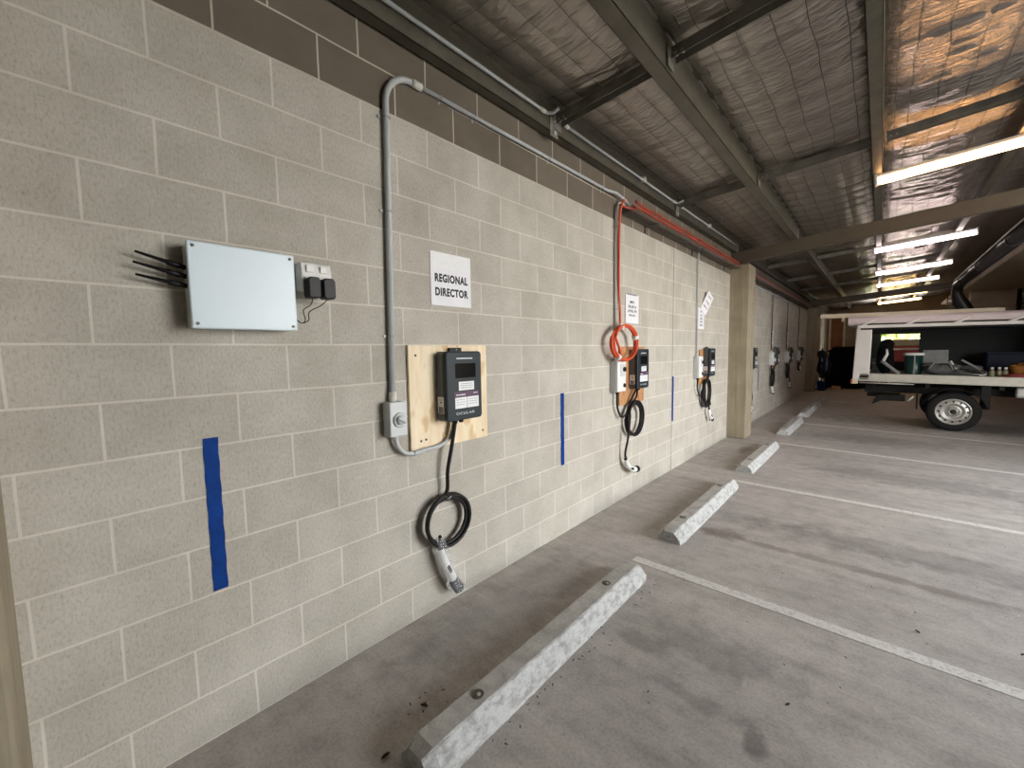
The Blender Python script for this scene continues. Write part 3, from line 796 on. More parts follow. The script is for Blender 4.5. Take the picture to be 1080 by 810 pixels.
i0 = make_iso(IY[0], 'white isolator box with a rotary knob below the orange cable coil')
for y, nm in zip(IY[1:], ORD[1:]): copy_thing(i0, (0, y, 1.295), 'light grey isolator box beside the %s charger' % nm)
def make_riser(y, lab, mat='conduit', r=.0155):
    s = thing('riser_conduit', lab, 'conduit', (.022, y, 1.45), 'conduits dropping from the cable tray')
    pts = [Vector((0, 0, 0)), Vector((0, 0, 1.42))] + [Vector((0, .1 - .1 * math.cos(a), 1.42 + .1 * math.sin(a))) for a in [PI / 2 * i / 6 for i in range(1, 7)]] + [Vector((.02, .16, 1.52))]
    MB().tube(pts, r, 12).build('pipe', mat, s)
    MB().tube([(0, 0, -.004), (0, 0, .04)], r + .004, 12).build('coupling', 'coupling', s)
    for z in (.5, 1.28):
        MB().tube(arc((0, 0, z), r + .002, -PI * .5, PI * .5, 8, (1, 0, 0), (0, 1, 0)), .0035, 6).box((-.02, -.04, z - .008), (-.016, .04, z + .008)).build('saddle', 'zinc', s)
    return s
make_riser(IY[0] - .015, 'pale grey conduit dropping from tray to the white isolator box', 'outlet')
make_riser(IY[1] - .02, 'thin conduit dropping to the third charger isolator', 'conduit', .011)
for y, nm in zip(IY[2:], ORD[2:]): make_riser(y, 'thin dark conduit dropping to the %s charger isolator' % nm, 'rust', .010)

# orange cable coil at the second charger
oc = thing('orange_cable_coil', 'coiled orange cable tied with white tape above the white isolator box', 'cable', (0, 3.63, 1.62))
drop = smooth([(.105, -.035, 1.345), (.06, -.035, 1.2), (.05, -.03, .6), (.06, -.02, .25), (.07, -.05, .16), (.085, -.16, .10)], 7)
loop = coil_pts(0, 0, .245, .165, 4.05, .075, PI * .82, .05, 21, .012)
MB().tube(drop + loop[1:], .0115, 10).build('cable', 'orange', oc)
MB().tube(smooth([loop[-1], (.11, -.10, -.10), (.07, -.05, -.155), (.05, -.02, -.185)], 6), .0115, 10).build('cable_end', 'orange', oc)
for a in (PI * .62, PI * .12, PI * 1.30):
    c_ = Vector((.10, .243 * math.cos(a), .163 * math.sin(a))); t = Vector((0, -.243 * math.sin(a), .163 * math.cos(a))).normalized()
    MB().tube([c_ - t * .018, c_ - t * .016, c_ + t * .016, c_ + t * .018], [.026, .034, .034, .026], 12).build('tape_band', 'outlet', oc)

# ------------------------------------------------------------------ paper signs
def paper_sheet(name, w, h, parent, mat='paper', curl=.006, seed=0):
    m = MB()
    m.grid(10, 10, lambda i, j: (.0035 + curl * (abs(i - .5) * 2) ** 2 * (.4 + .6 * abs(j - .5) * 2) * .5, (i - .5) * w, (j - .5) * h), sm=False)
    o = m.build(name, mat, parent); s = o.modifiers.new('thickness', 'SOLIDIFY'); s.thickness = .0006; s.offset = -1
    return o
s1 = thing('paper_sign', 'white paper sign reading REGIONAL DIRECTOR above the near charger', 'sign', (0, 1.55, 1.988), 'paper name signs on the wall')
paper_sheet('sheet', .312, .31, s1, curl=.0)
paper_sheet('top_strip', .310, .09, s1, 'sticker', 0).location = (.001, 0, .109)
text_part('lettering', 'REGIONAL', .062, (.0042, 0, .004), 'ink', s1, .256, bold=.046, spacing=1.14)
text_part('lettering', 'DIRECTOR', .062, (.0042, 0, -.077), 'ink', s1, .256, bold=.046, spacing=1.14)
def name_sign(y, z, w, h, lab, lines, seed, dx=0):
    s = thing('paper_sign', lab, 'sign', (dx, y, z), 'paper name signs on the wall')
    paper_sheet('sheet', w, h, s, curl=.008, seed=seed)
    m = MB(); rnd = random.Random(seed)
    for zz, hw, hh in lines:
        yy = -hw * w
        while yy < hw * w:
            cw = hh * h * rnd.uniform(.45, .75); t = hh * h * .2
            k = rnd.choice('ILEFH'); b0 = zz * h
            m.box((.0045, yy, b0), (.0052, yy + t, b0 + hh * h))
            if k in 'LE': m.box((.0045, yy, b0), (.0052, yy + cw, b0 + t))
            if k in 'EF': m.box((.0045, yy, b0 + hh * h - t), (.0052, yy + cw, b0 + hh * h))
            if k in 'EFH': m.box((.0045, yy, b0 + hh * h * .42), (.0052, yy + cw * .85, b0 + hh * h * .42 + t))
            if k == 'H': m.box((.0045, yy + cw - t, b0), (.0052, yy + cw, b0 + hh * h))
            yy += cw + hh * h * .22
    m.build('print', 'ink', s)
    return s
s2 = name_sign(3.985, 1.978, .30, .295, 'white paper sign with four short lines of print above the second charger', [(.2, .16, .08), (.03, .30, .10), (-.12, .34, .09), (-.25, .25, .06)], 3)
MB().box((.002, -.12, .142), (.008, .1, .156), .002).build('tape_piece', 'greyink', s2)
s3 = name_sign(6.2, 1.99, .27, .30, 'white paper sign hanging under a tilted sheet above the third charger', [(.28, .12, .1), (.1, .1, .08), (-.06, .16, .1), (-.2, .16, .08), (-.36, .2, .08)], 4)
s3b = name_sign(6.36, 2.22, .17, .34, 'tilted peeling paper sheet above the third charger sign', [(.28, .3, .08), (.0, .3, .08), (-.25, .3, .08)], 6)
s3b.rotation_euler = (math.radians(-38), 0, math.radians(-14)); s3b.location.x = .03
for y, nm, k in ((9.22, 'fourth', 5), (11.47, 'fifth', 7), (13.62, 'sixth', 8), (15.75, 'seventh', 9)):
    name_sign(y, 1.80, .26, .34, 'small white paper sign on the wall above the %s charger' % nm, [(.2, .2, .08), (.0, .3, .09), (-.2, .25, .08)], k)

# ------------------------------------------------------------------ cable trays
def cable_tray(y0, y1, lab, n_c, cab_lab, mat, seed):
    t = thing('cable_tray', lab, 'cable tray', (0, y0, 2.885), 'cable trays along the wall')
    Ln = y1 - y0; m = MB()
    x0, x1 = .014, .165
    m.box((x0, 0, 0), (x0 + .002, Ln, .05)); m.box((x1 - .002, 0, 0), (x1, Ln, .014))
    m.box((x0, 0, -.002), (x0 + .03, Ln, 0)); m.box((x1 - .03, 0, -.002), (x1, Ln, 0))
    m.build('side_rails', 'tray', t)
    s = MB(); k = 0
    while k * .05 < Ln:
        s.box((x0 + .028, k * .05, -.002), (x1 - .028, min(k * .05 + .020, Ln), 0)); k += 1
    s.build('perforated_base', 'tray', t)
    yy = .55
    while yy < Ln:
        MB().box((.0, yy, -.012), (.16, yy + .03, -.003)).box((.0, yy, -.075), (.012, yy + .03, -.003)).build('support_bracket', 'tray', t); yy += 1.5
    rnd = random.Random(seed)
    for c in range(n_c):
        xx = .125 + .022 * (c % 2); zz = 2.885 + .0135 + .023 * c
        ph = rnd.uniform(0, 6)
        pts = [(xx + .004 * math.sin(i * .9 + ph), y0 + .02 + (Ln - .06) * i / 40, zz + .004 * math.sin(i * 1.3 + ph)) for i in range(41)]
        if c == 0 and seed == 1: pts = [(.06, y0 - .12, 2.93), (.07, y0 - .05, 2.925)] + pts
        o = MB().tube([(p[0] - xx, p[1] - y0, p[2] - zz) for p in pts], .0115, 8).build('tray_cable', mat)
        o.location = (xx, y0, zz)
        tag(o, '%s, %s' % (cab_lab, ['next to the wall', 'second from the wall', 'third from the wall', 'on the outer edge'][c]), 'cable', 'cables lying in the trays')
    return t
cable_tray(3.72, 7.66, 'perforated steel cable tray fixed below the purlin, before the concrete column', 4, 'red-orange cable in the near tray', 'redcable', 1)
cable_tray(8.2, 17.55, 'perforated steel cable tray fixed below the purlin, past the concrete column', 3, 'red-orange cable in the far tray', 'redcable', 2)
fc = thing('far_conduit', 'pale conduit running along the wall under the far cable tray', 'conduit', (.03, 8.2, 2.80))
MB().tube([(0, 0, 0), (0, 9.3, 0)], .016, 10).build('pipe', 'conduit', fc)
for yy in (.6, 2.4, 4.2, 6.0, 7.8): MB().box((-.03, yy, -.02), (.018, yy + .03, .02), .002).build('saddle', 'zinc', fc)
hr = thing('hanger_rod', 'short pale threaded rod hanging between wall purlin and roof near the rafter', 'rod', (.28, 6.1, 3.36))
MB().tube([(0, 0, -.13), (0, 0, .03)], .006, 8).build('rod', 'zinc', hr)

# ------------------------------------------------------------------ parking lines and wheel stops
def parking_line(x0, y0, x1, y1, w, lab):
    d = Vector((x1 - x0, y1 - y0)); Ln = d.length; ang = math.atan2(d.y, d.x)
    m = MB(); n = 60
    rnd = random.Random(lab)
    m.grid(n, 2, lambda i, j: (i * Ln, (j - .5) * w + (.004 * noise.noise(Vector((i * 40, j * 7, y0))) if j in (0, 1) else 0), .0026), sm=False)
    o = m.build('parking_line', 'line'); o.location = (x0, y0, 0); o.rotation_euler = (0, 0, ang)
    sm = o.modifiers.new('thickness', 'SOLIDIFY'); sm.thickness = .002
    tag(o, lab, 'parking line', 'painted lines between the bays')
parking_line(.65, 2.700, 5.2, 2.615, .082, 'worn white bay line past the near wheel stop')
parking_line(.69, 5.166, 5.4, 5.06, .08, 'worn white bay line between the second and third wheel stops')
parking_line(.62, 7.74, 5.4, 7.35, .08, 'faded white bay line between the third and fourth wheel stops')
parking_line(.70, 10.10, 5.4, 9.55, .07, 'faint bay line in front of the ute wheel')
parking_line(.92, 14.72, 1.30, 14.70, .1, 'short bright bay line behind the ute tail')

def make_stop(lab, y):
    s = thing('wheel_stop', lab, 'wheel stop', (.745, y, 0), 'concrete wheel stops')
    Ln = 1.80; bw_, tw, h = .100, .046, .105
    # body with chamfered ends
    bm = MB(); n = 46; rnd = random.Random(4)
    def wob(i, j): return .004 * noise.noise(Vector((i * 3.1, j * 5.7, 1.3)))
    rows_ = []
    sect = [(-bw_, 0), (-bw_, .028), (-tw - .010, h - .006), (-tw, h), (tw, h), (tw + .010, h - .006), (bw_, .028), (bw_, 0)]
    ys = [0, .004, .05] + [.05 + (Ln - .10) * i / n for i in range(1, n)] + [Ln - .05, Ln - .004, Ln]
    for i, yy in enumerate(ys):
        e = min(yy, Ln - yy)
        k = 1 if e >= .05 else .80 + .2 * (e / .05)
        rows_.append([bm.bm.verts.new((sx * (k if sz > .03 else .5 + .5 * k) + wob(i, q), yy + (0 if e > .02 else .0), sz * (1 if sz < .03 else k) + (wob(i, q + 9) if sz > .02 else 0))) for q, (sx, sz) in enumerate(sect)])
    for a, b in zip(rows_, rows_[1:]):
        for q in range(len(sect) - 1):
            f = bm.bm.faces.new((a[q], a[q + 1], b[q + 1], b[q])); f.material_index = 0 if q == 3 else 1
        f = bm.bm.faces.new((a[-1], a[0], b[0], b[-1]))
    f = bm.bm.faces.new(rows_[0]); f.material_index = 1
    f = bm.bm.faces.new(rows_[-1][::-1]); f.material_index = 1
    bm.build('block', ['stop', 'stopwhite'], s)
    for yy in (.32, 1.42):
        MB().lathe([(.012, h + .0005), (.024, h + .0005), (.026, h + .004), (.022, h + .005), (.013, h + .0015)], 'z', (0, yy, 0), 18).build('bolt_washer', 'rust', s)
        MB().lathe([(0, h - .0), (.011, h - .0), (.010, h + .005), (0, h + .006)], 'z', (.002, yy, 0), 6).build('anchor_bolt', 'zinc', s)
    return s
SY = [(.69, 'white-sided concrete wheel stop nearest the bottom edge, under the near charger'),
      (3.12, 'second concrete wheel stop, between the first two bay lines'),
      (5.58, 'third concrete wheel stop, beside the tan column'),
      (8.50, 'fourth concrete wheel stop, just past the tan column'),
      (11.0, 'fifth concrete wheel stop, behind the ute tail'),
      (13.4, 'sixth concrete wheel stop, farthest and faintest')]
st0 = make_stop(SY[0][1], SY[0][0])
for y, lab in SY[1:]: copy_thing(st0, (.745 if y < 6 else .72, y, 0), lab)

# leaves and grit on the floor
lf = MB(); rl = random.Random(12)
def leaflet(m, x, y, s, rot, curl, mi=0):
    R = Matrix.Rotation(rot, 3, 'Z')
    P = [(-1, 0, 0), (-.4, .32, curl), (.35, .28, curl), (1, 0, .1), (.35, -.28, curl), (-.4, -.32, curl)]
    vs = [m.bm.verts.new(R @ (Vector(p) * s) + Vector((x, y, .004))) for p in P]
    f = m.bm.faces.new(vs); f.material_index = mi
for cx, cy, sx_, sy_, n in ((1.0, 3.56, .13, .07, 30), (.885, 1.2, .02, .5, 34), (.52, .89, .05, .06, 10), (.9, 2.2, .05, .25, 12), (1.6, 2.1, .7, .5, 26), (2.2, 3.3, .7, .5, 22), (1.9, 4.2, .7, .5, 16), (.47, 6.95, .1, .25, 10)):
    for _ in range(n):
        leaflet(lf, rl.gauss(cx, sx_), rl.gauss(cy, sy_), rl.uniform(.004, .011), rl.uniform(0, 6.3), rl.uniform(.05, .5), 1 if rl.random() < .22 and n > 12 else 0)
tag(lf.build('leaf_litter', ['leaf', 'chip'], recalc=False), 'scattered leaf crumbs and paint chips on the concrete floor', 'debris', None, 'stuff')
for x, y, s, rt, lab in ((.60, .655, .018, 1.5, 'small dark dead leaf at the near end of the near wheel stop'),
                         (.525, .89, .018, .4, 'shrivelled dark leaf between wall and near wheel stop'),
                         (1.72, 1.93, .012, 1.0, 'small curled dead leaf in the near bay'),
                         (2.17, 2.93, .013, 2.4, 'curved dark leaf just past the first bay line'),
                         (2.55, 3.03, .012, .9, 'dark leaf in the second bay toward the warm light')):
    m = MB()
    m.grid(6, 4, lambda i, j: ((i - .5) * 2 * s, (j - .5) * 1.0 * s * max(.08, math.sin(PI * (.04 + .92 * i))), .003 + .35 * s * (abs(j - .5) * 2) ** 2 + .12 * s * i))
    o = m.build('fallen_leaf', 'leaf'); o.location = (x, y, 0); o.rotation_euler = (0, 0, rt)
    sm = o.modifiers.new('thickness', 'SOLIDIFY'); sm.thickness = .0008
    tag(o, lab, 'leaf', 'fallen leaves')

# ------------------------------------------------------------------ the ute
TILT = .014
ut = thing('utility_truck', 'white ute with an open canopy full of gear, parked tail to the wall', 'truck', (2.975, 10.62, 0))
ux = lambda x: x - 2.975
XF = 4.45      # front of the tray
tray = MB()
tray.box((ux(1.64), 0, .845), (ux(XF), .055, 1.005), .012)
tray.box((ux(1.64), -.008, .90), (ux(XF), .004, .915)); tray.box((ux(1.64), -.006, .965), (ux(XF), .004, .975))
tray.box((ux(1.58), 1.72, .845), (ux(XF), 1.775, 1.005), .012)
tray.box((ux(1.58), .03, .845), (ux(1.64), 1.75, 1.005), .012)
tray.box((ux(1.62), .03, .90), (ux(XF), 1.75, .955))
tr = tray.build('tray', 'alloy', ut); tr.rotation_euler = (0, TILT, 0)
body = MB()
body.prism([(ux(1.545), .87), (ux(1.80), .87), (ux(1.795), 2.02), (ux(1.565), 2.02)], 'y', 0, .05, 0, .012)       # tail pillar, near side
b1 = body.build('tail_pillar', 'ute', ut); b1.rotation_euler = (0, TILT, 0)
b1 = MB().prism([(ux(1.545), .87), (ux(1.70), .87), (ux(1.70), 2.02), (ux(1.565), 2.02)], 'y', 1.72, 1.77, 0, .012).build('tail_pillar', 'ute', ut); b1.rotation_euler = (0, TILT, 0)
fr = MB()
fr.box((ux(XF - .06), 0, 1.0), (ux(XF), 1.77, 2.06), .01)
b2 = fr.build('front_bulkhead', 'interior', ut); b2.rotation_euler = (0, TILT, 0)
far = MB()
far.box((ux(2.55), 1.735, 1.0), (ux(XF), 1.765, 1.95), .004)
far.box((ux(1.70), 1.735, 1.0), (ux(2.55), 1.765, 1.20), .004); far.box((ux(1.7), 1.735, 1.80), (ux(2.55), 1.765, 1.95), .004)
b3 = far.build('far_side_lining', 'interior', ut); b3.rotation_euler = (0, TILT, 0)
pk = MB().box((ux(1.80), .02, 1.88), (ux(XF), 1.75, 1.955)).build('roof_lining', 'interior', ut); pk.rotation_euler = (0, TILT, 0)
roof = MB()
roof.prism([(-.045, 1.975), (-.055, 2.01), (-.045, 2.07), (-.02, 2.10), (.05, 2.122), (.9, 2.145), (1.75, 2.128), (1.80, 2.09), (1.80, 1.955), (.04, 1.955), (.04, 1.975)], 'x', ux(1.42), ux(XF), 0, .006)
rf = roof.build('canopy_roof', 'uteroof', ut); rf.rotation_euler = (0, TILT, 0)
gut = MB().box((ux(1.585), -.085, 1.888), (ux(XF), -.02, 1.948), .014, 3).build('gutter_rail', 'ute', ut); gut.rotation_euler = (0, TILT, 0)
sh = MB().box((ux(1.62), -.02, 1.86), (ux(XF), .03, 1.978), .004).build('door_seal', 'chassis', ut); sh.rotation_euler = (0, TILT, 0)
for x in (1.62, 2.26, 2.88, 3.5, 4.12):
    m = MB().tube([(ux(x), -.062, 1.935), (ux(x + .05), -.066, 1.955), (ux(x + .16), -.070, 2.02), (ux(x + .20), -.062, 2.035)], [.018, .020, .020, .016], 10)
    o = m.build('rail_bracket', 'ute', ut); o.rotation_euler = (0, TILT, 0)
tl = thing_tail = MB().box((ux(1.54), -.005, .81), (ux(1.645), .06, .90), .008).build('tail_lamp', 'tan', ut)
MB().box((ux(1.53), -.012, .83), (ux(1.56), .05, .885), .006).build('lens', 'lampred', tl)
MB().tube([(ux(1.66), .015, .835), (ux(2.45), .015, .825)], .012, 10).build('under_rail', 'alloy', ut)
# wheels
def make_wheel(loc):
    R_ = .352; w = .20
    t = MB().lathe([(.235, 0), (.30, -.004), (.335, .012), (R_, .045), (R_ + .003, .10), (R_, .155), (.335, .188), (.30, .204), (.235, .2)], 'y', (0, 0, 0), 48, cap=False)
    ty = t.build('wheel', 'tyre', ut); ty.location = loc
    r_ = MB().lathe([(.237, .012), (.228, .0), (.214, .006), (.205, .030), (.192, .034), (.178, .022), (.150, .016), (.135, .024), (.118, .046), (.098, .040), (.080, .024), (.068, .020), (.060, .006), (.045, .0), (.042, .02), (.0, .022)], 'y', (0, 0, 0), 48, cap=False)
    for k in range(12):
        a = 2 * PI * k / 12
        r_.ball((.183 * math.cos(a), .020, .183 * math.sin(a)), .017, (1, .3, 1), 0, 2, mi=1)
    for k in range(6):
        a = 2 * PI * k / 6
        r_.cyl((.083 * math.cos(a), .028, .083 * math.sin(a)), (.083 * math.cos(a), .004, .083 * math.sin(a)), .011, 6)
    r_.lathe([(0, -.004), (.034, -.004), (.038, .002), (.038, .02), (0, .02)], 'y', (0, 0, 0), 20, mi=1)
    r_.build('rim', ['rim', 'darkhole'], ty)
    return ty
make_wheel((0, .02, .352)); w2 = make_wheel((0, 1.73, .352)); w2.rotation_euler = (0, 0, PI)
make_wheel((ux(6.15), .04, .352)); w4 = make_wheel((ux(6.15), 1.71, .352)); w4.rotation_euler = (0, 0, PI)
gd = MB(); n = 20
gd.grid(n, 4, lambda i, j: ((.415 * math.cos(math.radians(12 + 156 * i))), .0 + j * .24, .352 + .415 * math.sin(math.radians(12 + 156 * i))))
g_ = gd.build('mudguard', 'chassis', ut); sm = g_.modifiers.new('t', 'SOLIDIFY'); sm.thickness = .008
MB().box((ux(2.50), .02, .36), (ux(2.515), .25, .72), .003).build('mudflap', 'chassis', ut)
chs = MB()
for y in (.48, 1.25): chs.box((ux(1.75), y, .62), (ux(6.9), y + .07, .76), .006)
for x in (1.85, 2.6, 3.5, 4.4): chs.box((ux(x), .05, .76), (ux(x + .06), 1.72, .845), .004)
chs.box((ux(3.3), .10, .42), (ux(3.42), .16, .84), .01)
chs.build('chassis_rails', 'chassis', ut)
MB().cyl((0, .1, .352), (0, 1.65, .352), .05, 12).ball((0, .88, .352), .16, (1, .9, 1), 0, 2).build('rear_axle', 'chassis', ut)
tb = MB().box((ux(1.78), .80, .50), (ux(2.3), .90, .58), .01).box((ux(1.95), .18, .48), (ux(2.35), .30, .60), .02).prism([(ux(1.86), .40), (ux(2.06), .52), (ux(2.1), .62), (ux(1.95), .60)], 'y', .1, .2, 0, .01)
tb.build('tow_bar', 'chassis', ut)
MB().tube([(ux(2.38), .1, .50), (ux(2.46), .1, .60)], .022, 10).build('exhaust_tip', 'alloy', ut)
MB().lathe([(0, -.1), (.07, -.1), (.09, -.08), (.09, .35), (.07, .37), (0, .37)], 'x', (ux(3.80), .16, .725), 24).build('water_tank', 'outlet', ut)
# cab, outside the photograph's edge
cab = MB().prism([(ux(4.5), .45), (ux(7.2), .45), (ux(7.25), .95), (ux(6.35), 1.12), (ux(5.75), 1.72), (ux(4.62), 1.76), (ux(4.5), 1.1)], 'y', .06, 1.71, 0, .05)
cab.build('cab', 'ute', ut)
MB().prism([(ux(4.72), 1.14), (ux(6.15), 1.14), (ux(5.7), 1.64), (ux(4.75), 1.67)], 'y', .05, 1.72, 0, .01).build('cab_window', 'carglass', ut)

# things carried in the canopy (each its own object)
ZF = .955
def in_ute(x): return ZF - (x - 2.975) * TILT + .004
bk = thing('bucket', 'dark green bucket with a white lid in the ute canopy', 'bucket', (2.45, 11.2, in_ute(2.45)))
MB().lathe([(0, 0), (.115, 0), (.122, .01), (.137, .40), (.0, .40)], 'z', (0, 0, 0), 28).build('tub', 'green', bk)
MB().lathe([(0, .40), (.147, .395), (.150, .41), (.150, .435), (.14, .445), (0, .447)], 'z', (0, 0, 0), 28).build('lid', 'outlet', bk)
MB().box((-.004, -.14, .03), (.02, -.13, .39), .003).build('label_strip', 'greysheet', bk)
sl = thing('folded_sheet', 'grey folded sheet propped beside the green bucket in the canopy', 'sheet', (2.75, 11.45, in_ute(2.75) + .24))
MB().box((-.16, -.012, .0), (.19, .012, .26), .006, rot=Matrix.Rotation(math.radians(-14), 3, 'X')).prism([(-.12, -.14), (.20, -.06), (.19, .02), (-.10, .02)], 'y', -.05, -.03, 0, .004).build('panel', 'greysheet', sl)
gb = thing('canvas_bag', 'rumpled grey canvas bag below the folded sheet in the canopy', 'bag', (2.80, 11.08, in_ute(2.80) + .03))
MB().ball((0, 0, .10), .20, (1.05, .8, .52), .35, 3).ball((.13, -.02, .16), .12, (1.1, .8, .5), .4, 3).ball((-.12, .0, .18), .10, (1.2, .8, .5), .4, 3).build('sack', 'greybag', gb)
MB().tube(smooth([(-.15, -.14, .12), (-.05, -.17, .26), (.1, -.16, .24), (.17, -.13, .10)], 5), .012, 8).build('strap', 'greysheet', gb)
pp = thing('white_pipe', 'short white plastic pipe leaning in the tail end of the canopy', 'pipe', (2.12, 10.95, in_ute(2.12)))
MB().tube([(.13, 0, .03), (-.13, .05, .28), (-.135, .05, .29)], [.030, .030, .026], 14).build('tube', 'greysheet', pp)
MB().tube([(-.115, .05, .28), (-.06, .06, .42), (-.07, .07, .52)], [.026, .022, .016], 12).build('elbow', 'outlet', pp)
bg = thing('black_duffel', 'black hooded bag standing at the tail end of the canopy', 'bag', (2.03, 11.3, in_ute(2.03)))
MB().ball((0, 0, .36), .22, (.62, .7, 1.6), .2, 3).ball((.02, -.02, .60), .14, (.8, .7, .9), .2, 3).build('sack', 'darkcloth', bg)
hl = thing('hose_loop', 'pale grey hose loops lying mid canopy', 'hose', (3.16, 11.05, in_ute(3.16)))
for k in range(3):
    MB().tube(smooth([(-.22 + .03 * k, .0, .30 - .05 * k), (-.15, -.06, .16), (-.02, -.1 - .02 * k, .075), (.14, -.1, .05), (.22, -.04, .07 + .02 * k), (.16, .08, .12)], 7), .014 + .002 * (k == 0), 9).build('hose', ['outlet', 'greysheet', 'greybag'][k], hl)
tl_ = thing('tool_case', 'flat dark tool case under the hose loops in the canopy', 'case', (3.12, 11.5, in_ute(3.12)))
MB().box((-.26, -.16, 0), (.26, .16, .20), .02).build('shell', 'greybag', tl_)
MB().tube(smooth([(-.08, -.17, .1), (-.06, -.2, .13), (.06, -.2, .13), (.08, -.17, .1)], 4), .012, 8).build('handle', 'black', tl_)
st = thing('metal_strut', 'grey bar leaning over the hose loops in the canopy', 'bar', (3.25, 11.15, in_ute(3.25)))
MB().box((-.20, -.02, -.016), (.20, .02, .016), .004, rot=Matrix.Rotation(math.radians(36), 3, 'Y')).build('bar', 'greysheet', st); st.location.z += .2
for k, (dx, dy, lab) in enumerate(((3.44, 10.95, 'small olive bottle beside the hose loops in the canopy'), (3.53, 11.0, 'middle one of three small olive bottles in canopy'), (3.60, 10.98, 'olive bottle next to the ochre bag in the canopy'))):
    bt = thing('plastic_bottle', lab, 'bottle', (dx, dy, in_ute(dx)), 'bottles in the ute canopy')
    MB().lathe([(0, 0), (.032, 0), (.036, .01), (.036, .12), (.022, .15), (.014, .16), (.014, .165), (0, .165)], 'z', (0, 0, 0), 18).build('bottle', 'olive', bt)
    MB().lathe([(0, .165), (.02, .165), (.02, .20), (0, .20)], 'z', (0, 0, 0), 14).build('cap', 'outlet', bt)
ob = thing('ochre_bag', 'ochre fabric tool bag in the canopy', 'bag', (3.86, 11.2, in_ute(3.86) - .03))
MB().ball((0, 0, .18), .2, (1.0, .75, .62), .22, 3).ball((-.05, 0, .24), .12, (1.3, .8, .6), .2, 3).build('sack', 'ochre', ob)
MB().tube(smooth([(-.12, -.08, .27), (-.06, -.12, .36), (.06, -.12, .36), (.12, -.08, .27)], 5), .010, 8).build('handle', 'black', ob)
rb = thing('red_cloth', 'crumpled dark red cloth on the tray below the ochre bag', 'cloth', (3.72, 10.85, in_ute(3.72) + .02))
MB().ball((0, 0, .035), .10, (1.6, .7, .36), .5, 3).build('cloth', 'redbag', rb)
nb = thing('navy_crate', 'navy storage crate in the dark back of the canopy', 'crate', (3.72, 11.9, in_ute(3.72)))
MB().box((-.25, -.18, 0), (.25, .18, .42), .02).build('shell', 'navy', nb); MB().box((-.26, -.19, .42), (.26, .19, .46), .01).build('lid', 'navy', nb)
tc = thing('tail_clutter_box', 'small pale parts box at the tail of the canopy', 'box', (1.92, 12.0, in_ute(1.92)))
MB().box((-.09, -.12, 0), (.09, .12, .30), .01).build('shell', 'greybag', tc); MB().box((-.092, -.122, .2), (.092, .122, .23), .004).build('band', 'greysheet', tc)

# timber carried on the canopy roof, out past the tail
ld = thing('roof_plank', 'cream timber plank carried on the canopy roof, poking past the tail', 'plank', (0, 11.5, 0))
MB().prism([(.93, 2.085), (3.6, 2.045), (3.6, 2.115), (.93, 2.175)], 'y', -.12, .12, 0, .006).build('board', 'cream', ld)
ld.location = (0, 11.5, .098)
MB().box((1.30, -.14, 1.99), (1.36, .14, 2.10), .005).build('bracing_block', 'cream', ld)

# ------------------------------------------------------------------ drain pipe
dp = thing('drain_pipe', 'thick black drain pipe running under the roof and bending down behind the ute', 'pipe', (0, 0, 0))
pts = [Vector((3.30, 5.0, 3.02)), Vector((3.30, 14.6, 3.02))] + arc((3.30, 14.6, 2.80), .22, PI / 2, 0, 6, (0, 1, 0), (0, 0, 1))[1:] + [Vector((3.36, 14.86, 2.62)), Vector((3.48, 14.9, 2.4)), Vector((3.50, 14.9, .02))]
MB().tube(pts, [.085, .085] + [.10] * 6 + [.14, .15, .15], 18).build('pipe', 'pipe', dp)
for y in (6.5, 9.0, 11.5, 13.8): MB().lathe([(.088, -.02), (.1, -.02), (.1, .02), (.088, .02)], 'y', (3.30, y, 3.02), 18, close=True).build('joint_collar', 'pipe', dp)
MB().tube([(3.22, 5.0, 3.10), (3.22, 14.6, 3.10)], .012, 8).build('support_rail', 'zinc', dp)

# ------------------------------------------------------------------ clutter beyond the far column
dk = thing('covered_stack', 'tall stack under a black tarpaulin beyond the far column', 'stack', (.98, 20.05, 0))
def tarp(i, j):
    a = i * 2 * PI; h = 1 - j
    rx, ry = (.50 + .08 * j), (.55 + .10 * j)
    k = 1 + .10 * math.sin(a * 5 + 2 * j) * j + .06 * noise.noise(Vector((math.cos(a) * 2, math.sin(a) * 2, j * 4)))
    top = 1.45 + .10 * math.sin(a + .7)
    sq = max(abs(math.cos(a)), abs(math.sin(a))) ** -.7
    return (rx * k * sq * math.cos(a), ry * k * sq * math.sin(a), .02 + top * h ** .9)
tm = MB().grid(56, 18, tarp)
tm.ball((0, 0, 1.42), .5, (1.0, 1.05, .28), .3, 3)
tm.build('tarpaulin', 'darkcloth', dk)
jk = thing('hanging_jackets', 'dark navy jackets hung beside the far column', 'clothing', (.36, 18.75, 0))
MB().ball((0, 0, 1.28), .17, (.8, 1, 1.0), .3, 3).ball((.06, .05, .85), .24, (.8, .9, 1.9), .3, 3).build('navy_jacket', 'navy', jk)
MB().ball((.02, -.12, .86), .06, (.6, .5, 5.0), .5, 3).ball((.16, -.14, .95), .045, (.6, .5, 6.0), .5, 3).build('pale_jacket', 'bluecloth', jk)
MB().tube([(0, .1, 0), (0, .1, 1.5)], .018, 10).tube(arc((0, .1, .03), .2, 0, 2 * PI, 16, (1, 0, 0), (0, 1, 0)), .015, 8).build('stand', 'chassis', jk)
bb = thing('blue_bucket', 'bright blue bucket on the floor beside the far column', 'bucket', (.42, 18.3, 0))
MB().lathe([(.10, .004), (.11, 0), (.135, .30), (.145, .30), (.145, .32), (.128, .32), (.10, .02), (0, .02)], 'z', (0, 0, 0), 24).build('tub', 'bluebucket', bb)
